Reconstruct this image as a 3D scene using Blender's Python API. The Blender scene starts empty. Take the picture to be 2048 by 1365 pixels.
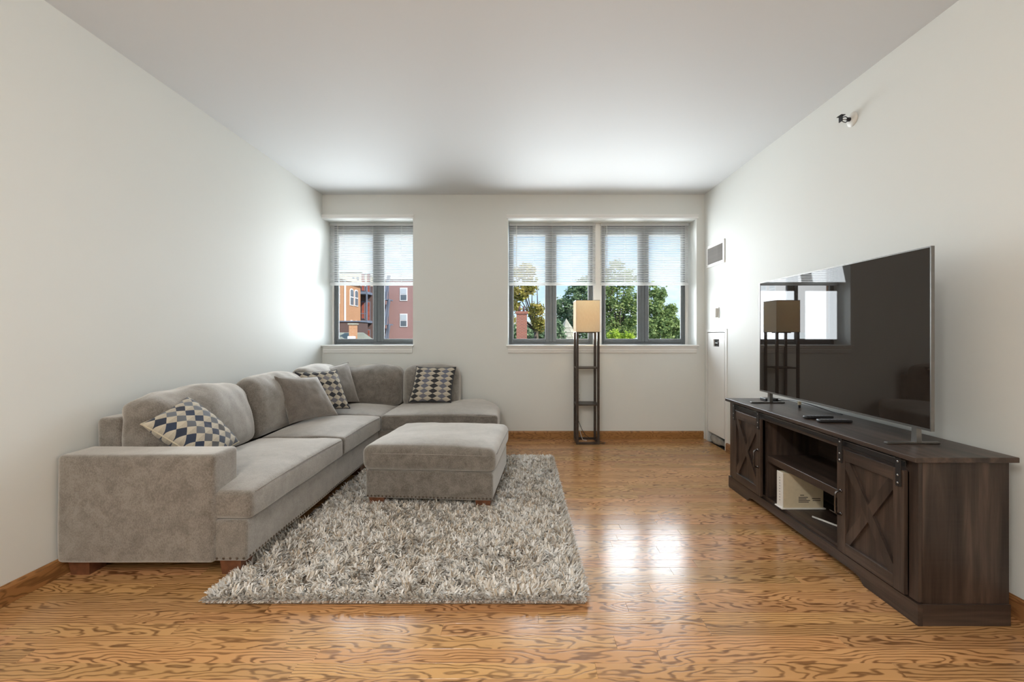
import bpy, bmesh, math, random
import numpy as np
from mathutils import Vector, Matrix, noise as mnoise

random.seed(7)
rng = np.random.default_rng(7)
SC = bpy.context.scene
COL = SC.collection

# ------------------------------------------------------------------ camera
FPX, VPX, VPY, EYE = 900.0, 1044.0, 669.0, 1.22
cam = bpy.data.cameras.new('camera')
cam.sensor_width = 36.0
cam.lens = FPX * 36.0 / 2048.0
cam.shift_x = -(VPX - 1024.0) / 2048.0
cam.shift_y = (VPY - 682.5) / 2048.0
cam.clip_start, cam.clip_end = 0.05, 400
camo = bpy.data.objects.new('camera', cam)
COL.objects.link(camo)
camo.location = (0, 0, EYE)
camo.rotation_euler = (math.pi / 2, 0, 0)
SC.camera = camo

# ------------------------------------------------------------------ world (blue sky with loose clouds)
W = bpy.data.worlds.new('sky'); SC.world = W; W.use_nodes = True
nt = W.node_tree; nt.nodes.clear()
def N(nt, t, **k):
    n = nt.nodes.new(t)
    for a, b in k.items():
        setattr(n, a, b)
    return n
wo = N(nt, 'ShaderNodeOutputWorld'); wb = N(nt, 'ShaderNodeBackground')
tc = N(nt, 'ShaderNodeTexCoord'); sep = N(nt, 'ShaderNodeSeparateXYZ')
nt.links.new(tc.outputs['Generated'], sep.inputs[0])
gr = N(nt, 'ShaderNodeValToRGB')
gr.color_ramp.elements[0].position = 0.0; gr.color_ramp.elements[0].color = (0.66, 0.82, 0.97, 1)
gr.color_ramp.elements[1].position = 0.55; gr.color_ramp.elements[1].color = (0.17, 0.42, 0.86, 1)
e = gr.color_ramp.elements.new(0.22); e.color = (0.36, 0.63, 0.95, 1)
nt.links.new(sep.outputs['Z'], gr.inputs['Fac'])
mp = N(nt, 'ShaderNodeMapping'); mp.inputs['Scale'].default_value = (1.0, 1.0, 2.6)
mp.inputs['Location'].default_value = (0.35, 0.0, 0.12)
nt.links.new(tc.outputs['Generated'], mp.inputs[0])
cn = N(nt, 'ShaderNodeTexNoise'); cn.inputs['Scale'].default_value = 5.0; cn.inputs['Detail'].default_value = 6; cn.inputs['Roughness'].default_value = 0.58
nt.links.new(mp.outputs[0], cn.inputs['Vector'])
cr = N(nt, 'ShaderNodeValToRGB'); cr.color_ramp.elements[0].position = 0.48; cr.color_ramp.elements[1].position = 0.66
nt.links.new(cn.outputs['Fac'], cr.inputs['Fac'])
mx = N(nt, 'ShaderNodeMix', data_type='RGBA')
nt.links.new(cr.outputs['Color'], mx.inputs['Factor']); nt.links.new(gr.outputs['Color'], mx.inputs['A'])
mx.inputs['B'].default_value = (0.95, 0.96, 1.0, 1)
nt.links.new(mx.outputs['Result'], wb.inputs['Color']); wb.inputs['Strength'].default_value = 1.12
nt.links.new(wb.outputs[0], wo.inputs[0])

# ------------------------------------------------------------------ lights
def light(name, kind, loc, rot, energy, color, **k):
    l = bpy.data.lights.new(name, kind); l.energy = energy; l.color = color
    for a, b in k.items():
        setattr(l, a, b)
    o = bpy.data.objects.new(name, l); COL.objects.link(o); o.location = loc
    o.rotation_euler = rot
    return o
sun = light('sun', 'SUN', (8, -10, 20), (0, 0, 0), 5.4, (1.0, 0.93, 0.82), angle=0.01)
sun.rotation_euler = Vector((-0.62, 0.55, -0.62)).to_track_quat('-Z', 'Y').to_euler()
def pane_light(name, px0, px1, z0, z1, Y, R, up=0.0):
    """daylight through one pane: R is its radiance"""
    x0, x1 = (px0 - VPX) * 5.52 / FPX, (px1 - VPX) * 5.52 / FPX
    return light(name, 'AREA', ((x0 + x1) / 2, Y, (z0 + z1) / 2), (-math.pi / 2 - up, 0, 0), R * math.pi * (x1 - x0) * (z1 - z0),
                 (0.885, 0.955, 1.0), shape='RECTANGLE', size=x1 - x0, size_y=z1 - z0, spread=math.radians(122))
for k, (a, c) in enumerate(((682, 746), (768, 830), (1025, 1087), (1109, 1175), (1212, 1276), (1298, 1364))):
    pane_light('daylight_below_blind', a, c, 1.16, 1.74, 5.41, 4.5)
    pane_light('daylight_through_blind', a, c, 1.82, 2.44, 5.345, 4.2, .26)     # the open slats turn it up to the ceiling
    if k % 2 == 0: pane_light('daylight_on_blind', a - 22, c + 112, 1.16, 2.50, 5.80, 3.3)

vs = SC.view_settings
vs.view_transform = 'Standard'; vs.look = 'None'; vs.exposure = 0.25; vs.gamma = 1.0; vs.use_curve_mapping = False
SC.display_settings.display_device = 'sRGB'

# ------------------------------------------------------------------ material helpers
class Mat:
    def __init__(s, name):
        s.m = bpy.data.materials.new(name); s.m.use_nodes = True
        s.nt = s.m.node_tree; s.nt.nodes.clear()
        s.out = s.n('ShaderNodeOutputMaterial')
    def n(s, t, **k): return N(s.nt, t, **k)
    def l(s, a, b): s.nt.links.new(a, b)
    def put(s, sock, v):
        if hasattr(v, 'is_output'): s.l(v, sock)
        else:
            if isinstance(v, (tuple, list)) and len(v) == 3 and sock.type == 'RGBA': v = (*v, 1)
            sock.default_value = v
    def math(s, op, a, b=0.0, c=None):
        n = s.n('ShaderNodeMath', operation=op); s.put(n.inputs[0], a); s.put(n.inputs[1], b)
        if c is not None: s.put(n.inputs[2], c)
        return n.outputs[0]
    def mix(s, f, a, b):
        n = s.n('ShaderNodeMix', data_type='RGBA'); s.put(n.inputs['Factor'], f); s.put(n.inputs['A'], a); s.put(n.inputs['B'], b)
        return n.outputs['Result']
    def noise(s, vec, scale, detail=3, rough=.5, dist=0.0):
        n = s.n('ShaderNodeTexNoise'); s.put(n.inputs['Vector'], vec); s.put(n.inputs['Scale'], scale); s.put(n.inputs['Detail'], detail)
        s.put(n.inputs['Roughness'], rough); s.put(n.inputs['Distortion'], dist)
        return n.outputs['Fac']
    def ramp(s, f, stops):
        n = s.n('ShaderNodeValToRGB'); els = n.color_ramp.elements
        while len(els) < len(stops): els.new(0.5)
        for el, (p, c) in zip(els, stops):
            el.position = p; el.color = (*c, 1) if len(c) == 3 else c
        s.put(n.inputs[0], f); return n.outputs[0]
    def map(s, vec, scale=(1, 1, 1), loc=(0, 0, 0), rot=(0, 0, 0)):
        n = s.n('ShaderNodeMapping'); s.put(n.inputs[0], vec)
        s.put(n.inputs['Scale'], scale); s.put(n.inputs['Location'], loc); s.put(n.inputs['Rotation'], rot); return n.outputs[0]
    def obj(s): return s.n('ShaderNodeTexCoord').outputs['Object']
    def rand(s): return s.n('ShaderNodeObjectInfo').outputs['Random']
    def offs(s, vec, k=40.0):
        n = s.n('ShaderNodeVectorMath', operation='ADD'); s.l(vec, n.inputs[0])
        c = s.n('ShaderNodeCombineXYZ'); r = s.rand()
        s.put(c.inputs[0], s.math('MULTIPLY', r, k)); s.put(c.inputs[1], s.math('MULTIPLY', r, k * 1.7)); s.put(c.inputs[2], s.math('MULTIPLY', r, k * .6))
        s.l(c.outputs[0], n.inputs[1]); return n.outputs[0]
    def bump(s, h, strength=.2, dist=.01):
        n = s.n('ShaderNodeBump'); s.put(n.inputs['Height'], h); n.inputs['Strength'].default_value = strength; n.inputs['Distance'].default_value = dist
        return n.outputs[0]
    def bsdf(s, color, rough=.5, normal=None, metal=0.0, **k):
        b = s.n('ShaderNodeBsdfPrincipled'); s.put(b.inputs['Base Color'], color); s.put(b.inputs['Roughness'], rough); s.put(b.inputs['Metallic'], metal)
        if normal is not None: s.l(normal, b.inputs['Normal'])
        for a, v in k.items(): s.put(b.inputs[a.replace('_', ' ')], v)
        s.l(b.outputs[0], s.out.inputs[0]); return b

def plain(name, color, rough=.5, metal=0.0, var=.06, scale=30.0, **k):
    m = Mat(name); f = m.noise(m.obj(), scale, 3)
    c0 = tuple(max(0, c * (1 - var)) for c in color); c1 = tuple(min(1, c * (1 + var)) for c in color)
    m.bsdf(m.ramp(f, [(.3, c0), (.7, c1)]), rough, None, metal, **k); return m.m

def paint(name, color, rough=.6):
    m = Mat(name); v = m.obj()
    f = m.noise(v, 220.0, 2); big = m.noise(v, 1.3, 2)
    c = m.mix(big, tuple(x * .985 for x in color), color)
    m.bsdf(c, rough, m.bump(f, .05, .002)); return m.m

def oak(name, light_c, mid, dark, axis='X', rough=.16, ring=.010, tilt=.11, coat=0.0, gk=.1):
    m = Mat(name); v = m.obj(); r = m.rand()
    sp = m.n('ShaderNodeSeparateXYZ'); m.l(v, sp.inputs[0])
    ax = {'X': (0, 1), 'Y': (1, 0), 'Z': (2, 1)}[axis]
    x, y = sp.outputs[ax[0]], sp.outputs[ax[1]]
    vo = m.offs(v, 50.0)
    st = [3.0, 3.0, 3.0]; st[ax[0]] = .9
    n1 = m.noise(m.map(vo, tuple(s * 2.2 for s in st)), 1.0, 3, .55)
    st2 = [12.0, 12.0, 12.0]; st2[ax[0]] = 2.6
    n2 = m.noise(m.map(vo, tuple(st2)), 1.0, 3, .6)
    r2 = m.math('FRACT', m.math('MULTIPLY', r, 17.37)); r3 = m.math('FRACT', m.math('MULTIPLY', r, 91.7))
    zz = m.math('ADD', m.math('ADD', m.math('MULTIPLY', m.math('SUBTRACT', r2, .5), .12), m.math('MULTIPLY', x, tilt)), m.math('MULTIPLY', m.math('SUBTRACT', n1, .5), .22))
    yy = m.math('ADD', m.math('ADD', y, m.math('MULTIPLY', m.math('SUBTRACT', r3, .5), .09)), m.math('MULTIPLY', m.math('SUBTRACT', n2, .5), .018))
    rr = m.math('SQRT', m.math('ADD', m.math('MULTIPLY', yy, yy), m.math('MULTIPLY', zz, zz)))
    s = m.math('MULTIPLY_ADD', m.math('SINE', m.math('MULTIPLY', rr, 2 * math.pi / ring)), .5, .5)
    fine = [260.0, 260.0, 260.0]; fine[ax[0]] = 9.0
    n3 = m.noise(m.map(vo, tuple(fine)), 1.0, 2, .6)
    s2 = m.math('ADD', s, m.math('MULTIPLY', m.math('SUBTRACT', n3, .5), .9))
    base = m.mix(n1, light_c, mid)
    grain = m.ramp(s2, [(.02, (1, 1, 1)), (.22, (.5, .5, .5)), (.46, (0, 0, 0))])
    c = m.mix(m.math('MULTIPLY', grain, m.math('MULTIPLY_ADD', n2, 1.0, gk)), base, dark)
    hs = m.n('ShaderNodeHueSaturation'); m.put(hs.inputs['Color'], c); m.put(hs.inputs['Value'], m.math('MULTIPLY_ADD', r3, .30, .85))
    m.put(hs.inputs['Hue'], m.math('MULTIPLY_ADD', r2, .014, .493))
    big = m.noise(m.map(vo, (2.0, 5.0, 2.0)), 1.0, 2)
    rg = m.math('MULTIPLY_ADD', big, .10, rough - .05)
    h = m.math('ADD', m.math('MULTIPLY', grain, -.15), m.math('MULTIPLY', big, 1.0))
    b = m.bsdf(hs.outputs[0], rg, m.bump(h, .16, .004), Specular_IOR_Level=.36)
    if coat: b.inputs['Coat Weight'].default_value = coat; b.inputs['Coat Roughness'].default_value = .13
    return m.m

def darkwood(name, axis, tone=.72):
    m = Mat(name); v = m.offs(m.obj(), 30.0)
    st = [26.0, 26.0, 26.0]; st[axis] = 1.6
    st2 = [7.0, 7.0, 7.0]; st2[axis] = 1.1
    saw = [3.0, 3.0, 3.0]; saw[axis] = 130.0
    a = m.noise(m.map(v, tuple(st)), 1.0, 5, .62, .4); b = m.noise(m.map(v, tuple(st2)), 1.0, 3, .5, .6); c = m.noise(m.map(v, tuple(saw)), 1.0, 2)
    f = m.math('ADD', m.math('MULTIPLY', a, .6), m.math('MULTIPLY', b, .4))
    col = m.ramp(f, [(.34, (.016 * tone, .009 * tone, .006 * tone)), (.5, (.062 * tone, .040 * tone, .030 * tone)), (.66, (.150 * tone, .098 * tone, .072 * tone))])
    col = m.mix(m.math('MULTIPLY', c, .22), col, (.085 * tone, .072 * tone, .066 * tone))
    m.bsdf(col, .36, m.bump(m.math('ADD', a, m.math('MULTIPLY', c, .5)), .18, .003), Specular_IOR_Level=.35); return m.m

def fabric(name, c0, c1, scale=13.0, sheen=.85):
    m = Mat(name); v = m.offs(m.obj(), 20.0)
    big = m.noise(v, scale, 5, .68, .6); weave = m.noise(m.map(v, (1, 1, .7)), 190.0, 2, .7); fine = m.noise(v, 420.0, 1)
    f = m.math('ADD', m.math('MULTIPLY', big, .52), m.math('MULTIPLY', weave, .48))
    c = m.ramp(f, [(.38, c0), (.60, c1)])
    b = m.bsdf(c, .85, m.bump(m.math('ADD', fine, weave), .22, .002))
    b.inputs['Sheen Weight'].default_value = sheen; b.inputs['Sheen Roughness'].default_value = .6
    b.inputs['Sheen Tint'].default_value = (1, .955, .90, 1); b.inputs['Specular IOR Level'].default_value = .32; b.inputs['Roughness'].default_value = .68
    return m.m

def brick(name, c0, c1, mortar, scale=1.0):
    m = Mat(name); v = m.obj()
    sp = m.n('ShaderNodeSeparateXYZ'); m.l(v, sp.inputs[0])
    cb = m.n('ShaderNodeCombineXYZ'); m.put(cb.inputs[0], m.math('ADD', sp.outputs[0], sp.outputs[1])); m.l(sp.outputs[2], cb.inputs[1])
    t = m.n('ShaderNodeTexBrick'); m.l(cb.outputs[0], t.inputs['Vector']); m.put(t.inputs['Color1'], c0); m.put(t.inputs['Color2'], c1); m.put(t.inputs['Mortar'], mortar)
    t.inputs['Scale'].default_value = scale; t.inputs['Brick Width'].default_value = .23; t.inputs['Row Height'].default_value = .075; t.inputs['Mortar Size'].default_value = .008
    st = m.noise(v, .5, 4, .6)
    c = m.mix(m.math('MULTIPLY', st, .45), t.outputs['Color'], tuple(x * .6 for x in c0))
    m.bsdf(c, .85); return m.m

def harlequin(name, swap, nx, ny, darks):
    m = Mat(name); uv = m.n('ShaderNodeTexCoord').outputs['UV']
    sp = m.n('ShaderNodeSeparateXYZ'); m.l(uv, sp.inputs[0])
    u, v = (sp.outputs[1], sp.outputs[0]) if swap else (sp.outputs[0], sp.outputs[1])
    u = m.math('MULTIPLY', u, nx); v = m.math('MULTIPLY', v, ny)
    a0, b0 = m.math('ADD', u, v), m.math('ADD', m.math('SUBTRACT', u, v), 40.0)
    a, b = m.math('FLOOR', a0), m.math('FLOOR', b0)
    fa, fb = m.math('FRACT', a0), m.math('FRACT', b0)
    row = m.math('MODULO', m.math('ADD', m.math('SUBTRACT', a, b), 80.0), 2.0)      # 0 dark row, 1 cream row
    k = m.math('MODULO', m.math('FLOOR', m.math('MULTIPLY', m.math('ADD', a, b), .5)), 2.0)
    wn = m.n('ShaderNodeTexWhiteNoise', noise_dimensions='2D'); cc = m.n('ShaderNodeCombineXYZ'); m.put(cc.inputs[0], a); m.put(cc.inputs[1], b); m.l(cc.outputs[0], wn.inputs['Vector'])
    wv = wn.outputs['Value']
    dk = m.mix(k, m.mix(wv, darks[0], darks[1]), m.mix(wv, darks[2], darks[3]))
    tri = m.math('GREATER_THAN', m.math('SUBTRACT', fb, fa), 0.0)
    fuzz = m.noise(uv, 60.0, 3)
    cream = m.mix(m.math('MULTIPLY', tri, m.math('MULTIPLY_ADD', fuzz, .8, -.05)), (.55, .49, .385), (.28, .225, .17))
    c = m.mix(row, dk, cream)
    weave = m.noise(m.map(uv, (1, 1, 1)), 300.0, 2)
    c = m.mix(m.math('MULTIPLY', weave, .10), c, (.30, .29, .30))
    bb = m.bsdf(c, .85, m.bump(weave, .2, .002)); bb.inputs['Sheen Weight'].default_value = .25
    return m.m

M = {}
M['wall'] = paint('wall_paint', (.758, .764, .730))
M['ceil'] = paint('ceiling_paint', (.67, .674, .674), .7)
M['trim'] = paint('trim_paint', (.84, .83, .80), .35)
def slat_mat():
    m = Mat('blind_vinyl'); f = m.noise(m.obj(), 40.0, 2); c = m.mix(f, (.88, .88, .87), (.90, .90, .89))
    d = m.n('ShaderNodeBsdfDiffuse'); m.l(c, d.inputs[0]); t = m.n('ShaderNodeBsdfTranslucent'); m.l(c, t.inputs[0])
    s = m.n('ShaderNodeMixShader'); s.inputs[0].default_value = .5; m.l(d.outputs[0], s.inputs[1]); m.l(t.outputs[0], s.inputs[2]); m.l(s.outputs[0], m.out.inputs[0]); return m.m
M['slat'] = slat_mat()
M['floor'] = oak('oak_floor', (.61, .34, .148), (.48, .240, .092), (.125, .050, .016), 'X', .185, ring=.0145, tilt=.085, coat=.0, gk=.25)
M['base_x'] = oak('oak_base_long', (.40, .19, .07), (.31, .14, .048), (.12, .05, .016), 'X', .3, tilt=.02)
M['base_y'] = oak('oak_base_side', (.40, .19, .07), (.31, .14, .048), (.12, .05, .016), 'Y', .3, tilt=.02)
M['foot'] = plain('foot_wood', (.16, .062, .03), .35, var=.25)
M['fabric'] = fabric('grey_chenille', (.082, .064, .047), (.215, .188, .160))
M['fabric2'] = fabric('grey_pillow_linen', (.090, .070, .055), (.175, .147, .123), 14.0)
M['seam'] = plain('seam_thread', (.33, .295, .26), .8)
M['nail'] = plain('nailhead_bronze', (.13, .10, .075), .35, .8)
M['w_y'] = darkwood('stand_wood_long', 1)
M['w_z'] = darkwood('stand_wood_upright', 2)
M['w_x'] = darkwood('stand_wood_cross', 0)
M['black_metal'] = plain('black_metal', (.035, .033, .034), .38, .6)
M['chrome'] = plain('brushed_steel', (.42, .41, .40), .28, .95)
M['gunmetal'] = plain('dark_polished_metal', (.13, .12, .12), .22, .95)
M['tvmetal'] = plain('tv_dark_steel', (.22, .21, .20), .3, .9)
M['tvscreen'] = plain('tv_glass', (.020, .0145, .0115), .02, 0.0, Specular_IOR_Level=.62)  # brownish base colour carries part of the room reflection
M['tvback'] = plain('tv_black_plastic', (.02, .02, .02), .4)
M['plastic_w'] = plain('white_plastic', (.78, .77, .73), .4, var=.02)
M['plastic_b'] = plain('black_plastic', (.018, .018, .02), .35)
M['button'] = plain('grey_button', (.20, .20, .22), .5)
M['ink'] = plain('dark_print', (.06, .05, .045), .7)
M['carton'] = plain('cream_and_lit_white', (.62, .53, .37), .6, var=.05)
M['lampwood'] = plain('espresso_wood', (.040, .026, .019), .38, var=.3)
M['frame'] = plain('grey_aluminium', (.15, .165, .175), .45, .2)
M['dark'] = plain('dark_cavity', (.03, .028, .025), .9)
M['rag'] = plain('grey_felt', (.33, .31, .28), .95, var=.3, scale=14)
M['ventgrey'] = plain('vent_grey', (.42, .41, .40), .5)
M['seal'] = plain('window_gasket', (.50, .52, .55), .5)

def shade_mat():
    m = Mat('lampshade_linen'); v = m.obj()
    w = m.noise(m.map(v, (1, 1, .12)), 260.0, 2, .6)
    c = m.ramp(w, [(.3, (.80, .74, .63)), (.7, (.88, .83, .73))])
    d = m.n('ShaderNodeBsdfDiffuse'); m.l(c, d.inputs[0]); t = m.n('ShaderNodeBsdfTranslucent'); m.put(t.inputs[0], m.mix(w, (.86, .72, .48), (.97, .84, .60)))
    s = m.n('ShaderNodeMixShader'); s.inputs[0].default_value = .45; m.l(d.outputs[0], s.inputs[1]); m.l(t.outputs[0], s.inputs[2]); m.l(s.outputs[0], m.out.inputs[0])
    return m.m
M['shade'] = shade_mat()
def glass_mat():
    m = Mat('window_glass'); f = m.n('ShaderNodeFresnel'); f.inputs[0].default_value = 1.125
    t = m.n('ShaderNodeBsdfTransparent'); t.inputs[0].default_value = (.96, .97, .97, 1); g = m.n('ShaderNodeBsdfGlossy'); g.inputs['Roughness'].default_value = .02
    s = m.n('ShaderNodeMixShader'); m.l(f.outputs[0], s.inputs[0]); m.l(t.outputs[0], s.inputs[1]); m.l(g.outputs[0], s.inputs[2]); m.l(s.outputs[0], m.out.inputs[0])
    return m.m
M['glass'] = glass_mat()
def emit(name, c, s):
    m = Mat(name); e = m.n('ShaderNodeEmission'); m.put(e.inputs[0], c); e.inputs[1].default_value = s; m.l(e.outputs[0], m.out.inputs[0]); return m.m
M['bulb'] = emit('lamp_bulb_glow', (1.0, .72, .40), 6.0)
M['dome'] = emit('added_fill_glow', (1.0, .970, .915), 106.0)  # glow of the added fill domes behind the camera

# ------------------------------------------------------------------ object helpers
ORG = {}
def tag(o, label=None, cat=None, group=None, kind=None):
    if label: o['label'] = label
    if cat: o['category'] = cat
    if group: o['group'] = group
    if kind: o['kind'] = kind
    return o
def empty(name, loc, label=None, cat=None, group=None, kind=None):
    o = bpy.data.objects.new(name, None); COL.objects.link(o); o.location = loc; o.empty_display_size = .1
    ORG[o.name] = Vector(loc); return tag(o, label, cat, group, kind)
def link(name, me, parent=None, wloc=(0, 0, 0)):
    o = bpy.data.objects.new(name, me); COL.objects.link(o)
    wl = Vector(wloc)
    if parent is not None:
        o.parent = parent; o.location = wl - ORG[parent.name]
    else: o.location = wl
    ORG[o.name] = wl
    return o
def mk(name, V, F, mat, parent=None, smooth=False, uv=None, center=True, base=False):
    """mesh object from world-space verts; its origin goes to the middle of its bounds"""
    V = np.asarray(V, float)
    c = (V.min(0) + V.max(0)) / 2 if center else np.zeros(3)
    if base: c[2] = V[:, 2].min()
    me = bpy.data.meshes.new(name); me.from_pydata([tuple(p) for p in (V - c)], [], [tuple(f) for f in F])
    if uv is not None:
        ul = me.uv_layers.new(name='UVMap')
        li = np.zeros(len(me.loops), int); me.loops.foreach_get('vertex_index', li)
        ul.data.foreach_set('uv', np.asarray(uv, float)[li].ravel())
    if smooth: me.polygons.foreach_set('use_smooth', [True] * len(me.polygons))
    me.materials.append(M[mat] if isinstance(mat, str) else mat); me.update()
    return link(name, me, parent, c)

class B:
    """collects shapes into one mesh"""
    def __init__(s): s.V = []; s.F = []; s.S = False
    def add(s, V, F):
        o = len(s.V); s.V += [tuple(v) for v in V]; s.F += [tuple(i + o for i in f) for f in F]; return s
    def box(s, x0, x1, y0, y1, z0, z1, bev=0.0, rot=None, piv=None):
        if bev <= 0:
            V = [(x, y, z) for x in (x0, x1) for y in (y0, y1) for z in (z0, z1)]
            F = [(0, 1, 3, 2), (4, 6, 7, 5), (0, 4, 5, 1), (2, 3, 7, 6), (0, 2, 6, 4), (1, 5, 7, 3)]
        else:
            b = min(bev, .49 * min(x1 - x0, y1 - y0, z1 - z0))
            bm = bmesh.new(); bmesh.ops.create_cube(bm, size=1.0)
            for v in bm.verts:
                v.co = Vector(((x0 + x1) / 2 + v.co.x * (x1 - x0), (y0 + y1) / 2 + v.co.y * (y1 - y0), (z0 + z1) / 2 + v.co.z * (z1 - z0)))
            bmesh.ops.bevel(bm, geom=bm.edges[:], offset=b, segments=2 if bev > .004 else 1, affect='EDGES', profile=.5)
            bm.verts.index_update(); V = [tuple(v.co) for v in bm.verts]; F = [[v.index for v in f.verts] for f in bm.faces]; bm.free()
        if rot is not None:
            R = Matrix(rot) if not isinstance(rot, Matrix) else rot; P = Vector(piv)
            V = [tuple(P + R @ (Vector(v) - P)) for v in V]
        return s.add(V, F)
    def tube(s, path, r, n=8, closed=False, cap=True):
        P = [Vector(p) for p in path]; m = len(P); V = []; up = None
        for i, p in enumerate(P):
            if closed: t = P[(i + 1) % m] - P[i - 1]
            else: t = P[min(i + 1, m - 1)] - P[max(i - 1, 0)]
            t = t.normalized() if t.length > 1e-9 else Vector((0, 0, 1))
            if up is None:
                up = t.orthogonal().normalized()
            else:
                up = (up - t * up.dot(t)); up = up.normalized() if up.length > 1e-6 else t.orthogonal().normalized()
            q = t.cross(up); ri = r[i] if isinstance(r, (list, tuple)) else r
            V += [tuple(p + up * (ri * math.cos(2 * math.pi * k / n)) + q * (ri * math.sin(2 * math.pi * k / n))) for k in range(n)]
        F = []
        for i in range(m if closed else m - 1):
            j = (i + 1) % m
            F += [(i * n + k, i * n + (k + 1) % n, j * n + (k + 1) % n, j * n + k) for k in range(n)]
        if cap and not closed: F += [tuple(range(n))[::-1], tuple((m - 1) * n + k for k in range(n))]
        return s.add(V, F)
    def lathe(s, prof, n=16, origin=(0, 0, 0), axis='Z'):
        V = []; O = Vector(origin)
        for r, h in prof:
            for k in range(n):
                a = 2 * math.pi * k / n; c, d = r * math.cos(a), r * math.sin(a)
                v = {'Z': (c, d, h), 'X': (h, c, d), 'Y': (c, h, d)}[axis]
                V.append(tuple(O + Vector(v)))
        F = []
        for i in range(len(prof) - 1):
            F += [(i * n + k, i * n + (k + 1) % n, (i + 1) * n + (k + 1) % n, (i + 1) * n + k) for k in range(n)]
        F += [tuple(range(n))[::-1], tuple((len(prof) - 1) * n + k for k in range(n))]
        return s.add(V, F)
    def prism(s, poly, a, b, axis):
        """poly of 2-D points extruded from a to b along axis"""
        n = len(poly); V = []
        for t in (a, b):
            for p, q in poly: V.append({'X': (t, p, q), 'Y': (p, t, q), 'Z': (p, q, t)}[axis])
        F = [tuple(range(n))[::-1], tuple(range(n, 2 * n))] + [(k, (k + 1) % n, n + (k + 1) % n, n + k) for k in range(n)]
        return s.add(V, F)
    def make(s, name, mat, parent=None, smooth=False, base=False):
        o = mk(name, s.V, s.F, mat, parent, smooth, base=base)
        bm = bmesh.new(); bm.from_mesh(o.data); bmesh.ops.recalc_face_normals(bm, faces=bm.faces); bm.to_mesh(o.data); bm.free()
        return o
def bx(*a, **k): return B().box(*a, **k)
def inst(src, parent, wloc, name=None, rot=None):
    o = src.copy(); COL.objects.link(o)
    if name: o.name = name
    o.parent = parent; o.location = Vector(wloc) - (ORG[parent.name] if parent else Vector((0, 0, 0)))
    ORG[o.name] = Vector(wloc)
    if rot is not None: o.rotation_euler = rot
    return o

def soft_box(half, r, n, fn=None):
    """rounded box (verts, faces, unit cube coords); n = grid steps per axis; fn deforms"""
    hx, hy, hz = half
    def coords(h, k):
        rr = min(r, h * .98)
        inner = np.linspace(-(h - rr), h - rr, k)
        a = np.array([.35, .7, 1.0]) * rr
        return np.concatenate([-(h - rr) - a[::-1], inner, (h - rr) + a])
    cs = [coords(h, k) for h, k in zip(half, n)]
    idx = {}; V = []; F = []
    def vid(i, j, k):
        key = (i, j, k)
        if key not in idx:
            idx[key] = len(V); V.append((cs[0][i], cs[1][j], cs[2][k]))
        return idx[key]
    L = [len(c) for c in cs]
    for ax in range(3):
        u, w = [(1, 2), (2, 0), (0, 1)][ax]
        for side in (0, L[ax] - 1):
            for i in range(L[u] - 1):
                for j in range(L[w] - 1):
                    q = []
                    for di, dj in ((0, 0), (1, 0), (1, 1), (0, 1)):
                        t = [0, 0, 0]; t[ax] = side; t[u] = i + di; t[w] = j + dj; q.append(vid(*t))
                    F.append(q if side else q[::-1])
    V = np.array(V); h = np.array(half); rr = np.minimum(r, h * .98)
    inn = np.clip(V, -(h - rr), h - rr); d = (V - inn) / rr
    ln = np.linalg.norm(d, axis=1, keepdims=True); ln[ln == 0] = 1
    V2 = inn + d / ln * rr
    return V2, F
def fbm(p, s, o=2):
    return sum(mnoise.noise(Vector((p[0] * s * 2 ** i + 11.3 * i, p[1] * s * 2 ** i, p[2] * s * 2 ** i))) / 2 ** i for i in range(o))

# ------------------------------------------------------------------ room shell
XL, XR, YB, YF, ZC = -2.33, 2.13, 5.25, -3.2, 2.85
WT = .36
OZ0, OZ1 = 1.075, 2.567          # window openings
LX0, LX1 = XL, -1.272
RX0, RX1 = -.163, 2.036
def S(o, label, cat, kind='structure'): return tag(o, label, cat, kind=kind)
b = B()
b.box(XL - .2, XR + .2, YB, YB + WT, -.2, OZ0); b.box(XL - .2, XR + .2, YB, YB + WT, OZ1, ZC + .2)
b.box(XL - .2, XL, YB, YB + WT, OZ0, OZ1); b.box(LX1, RX0, YB, YB + WT, OZ0, OZ1); b.box(RX1, XR + .2, YB, YB + WT, OZ0, OZ1)
S(b.make('wall_back', 'wall'), 'off-white far wall with the two window openings', 'wall')
S(bx(XL - .2, XL, YF, YB, -.2, ZC + .2).make('wall_left', 'wall'), 'plain off-white left wall behind the sofa', 'wall')
NY0, NY1, NZ1 = 4.70, 5.17, 1.255   # niche behind the access panel
b = B()
b.box(XR, XR + .2, YF, NY0, -.2, ZC + .2); b.box(XR, XR + .2, NY1, YB, -.2, ZC + .2); b.box(XR, XR + .2, NY0, NY1, NZ1, ZC + .2)
b.box(XR + .16, XR + .2, NY0, NY1, -.2, NZ1)
S(b.make('wall_right', 'wall'), 'plain off-white right wall behind the television', 'wall')
S(bx(XL - .2, XR + .2, YF - .2, YF, -.2, ZC + .2).make('wall_front', 'wall'), 'off-white wall behind the camera', 'wall')
S(bx(XL - .2, XR + .2, YF, YB, ZC, ZC + .2).make('ceiling', 'ceil'), 'flat white painted ceiling', 'ceiling')

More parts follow.
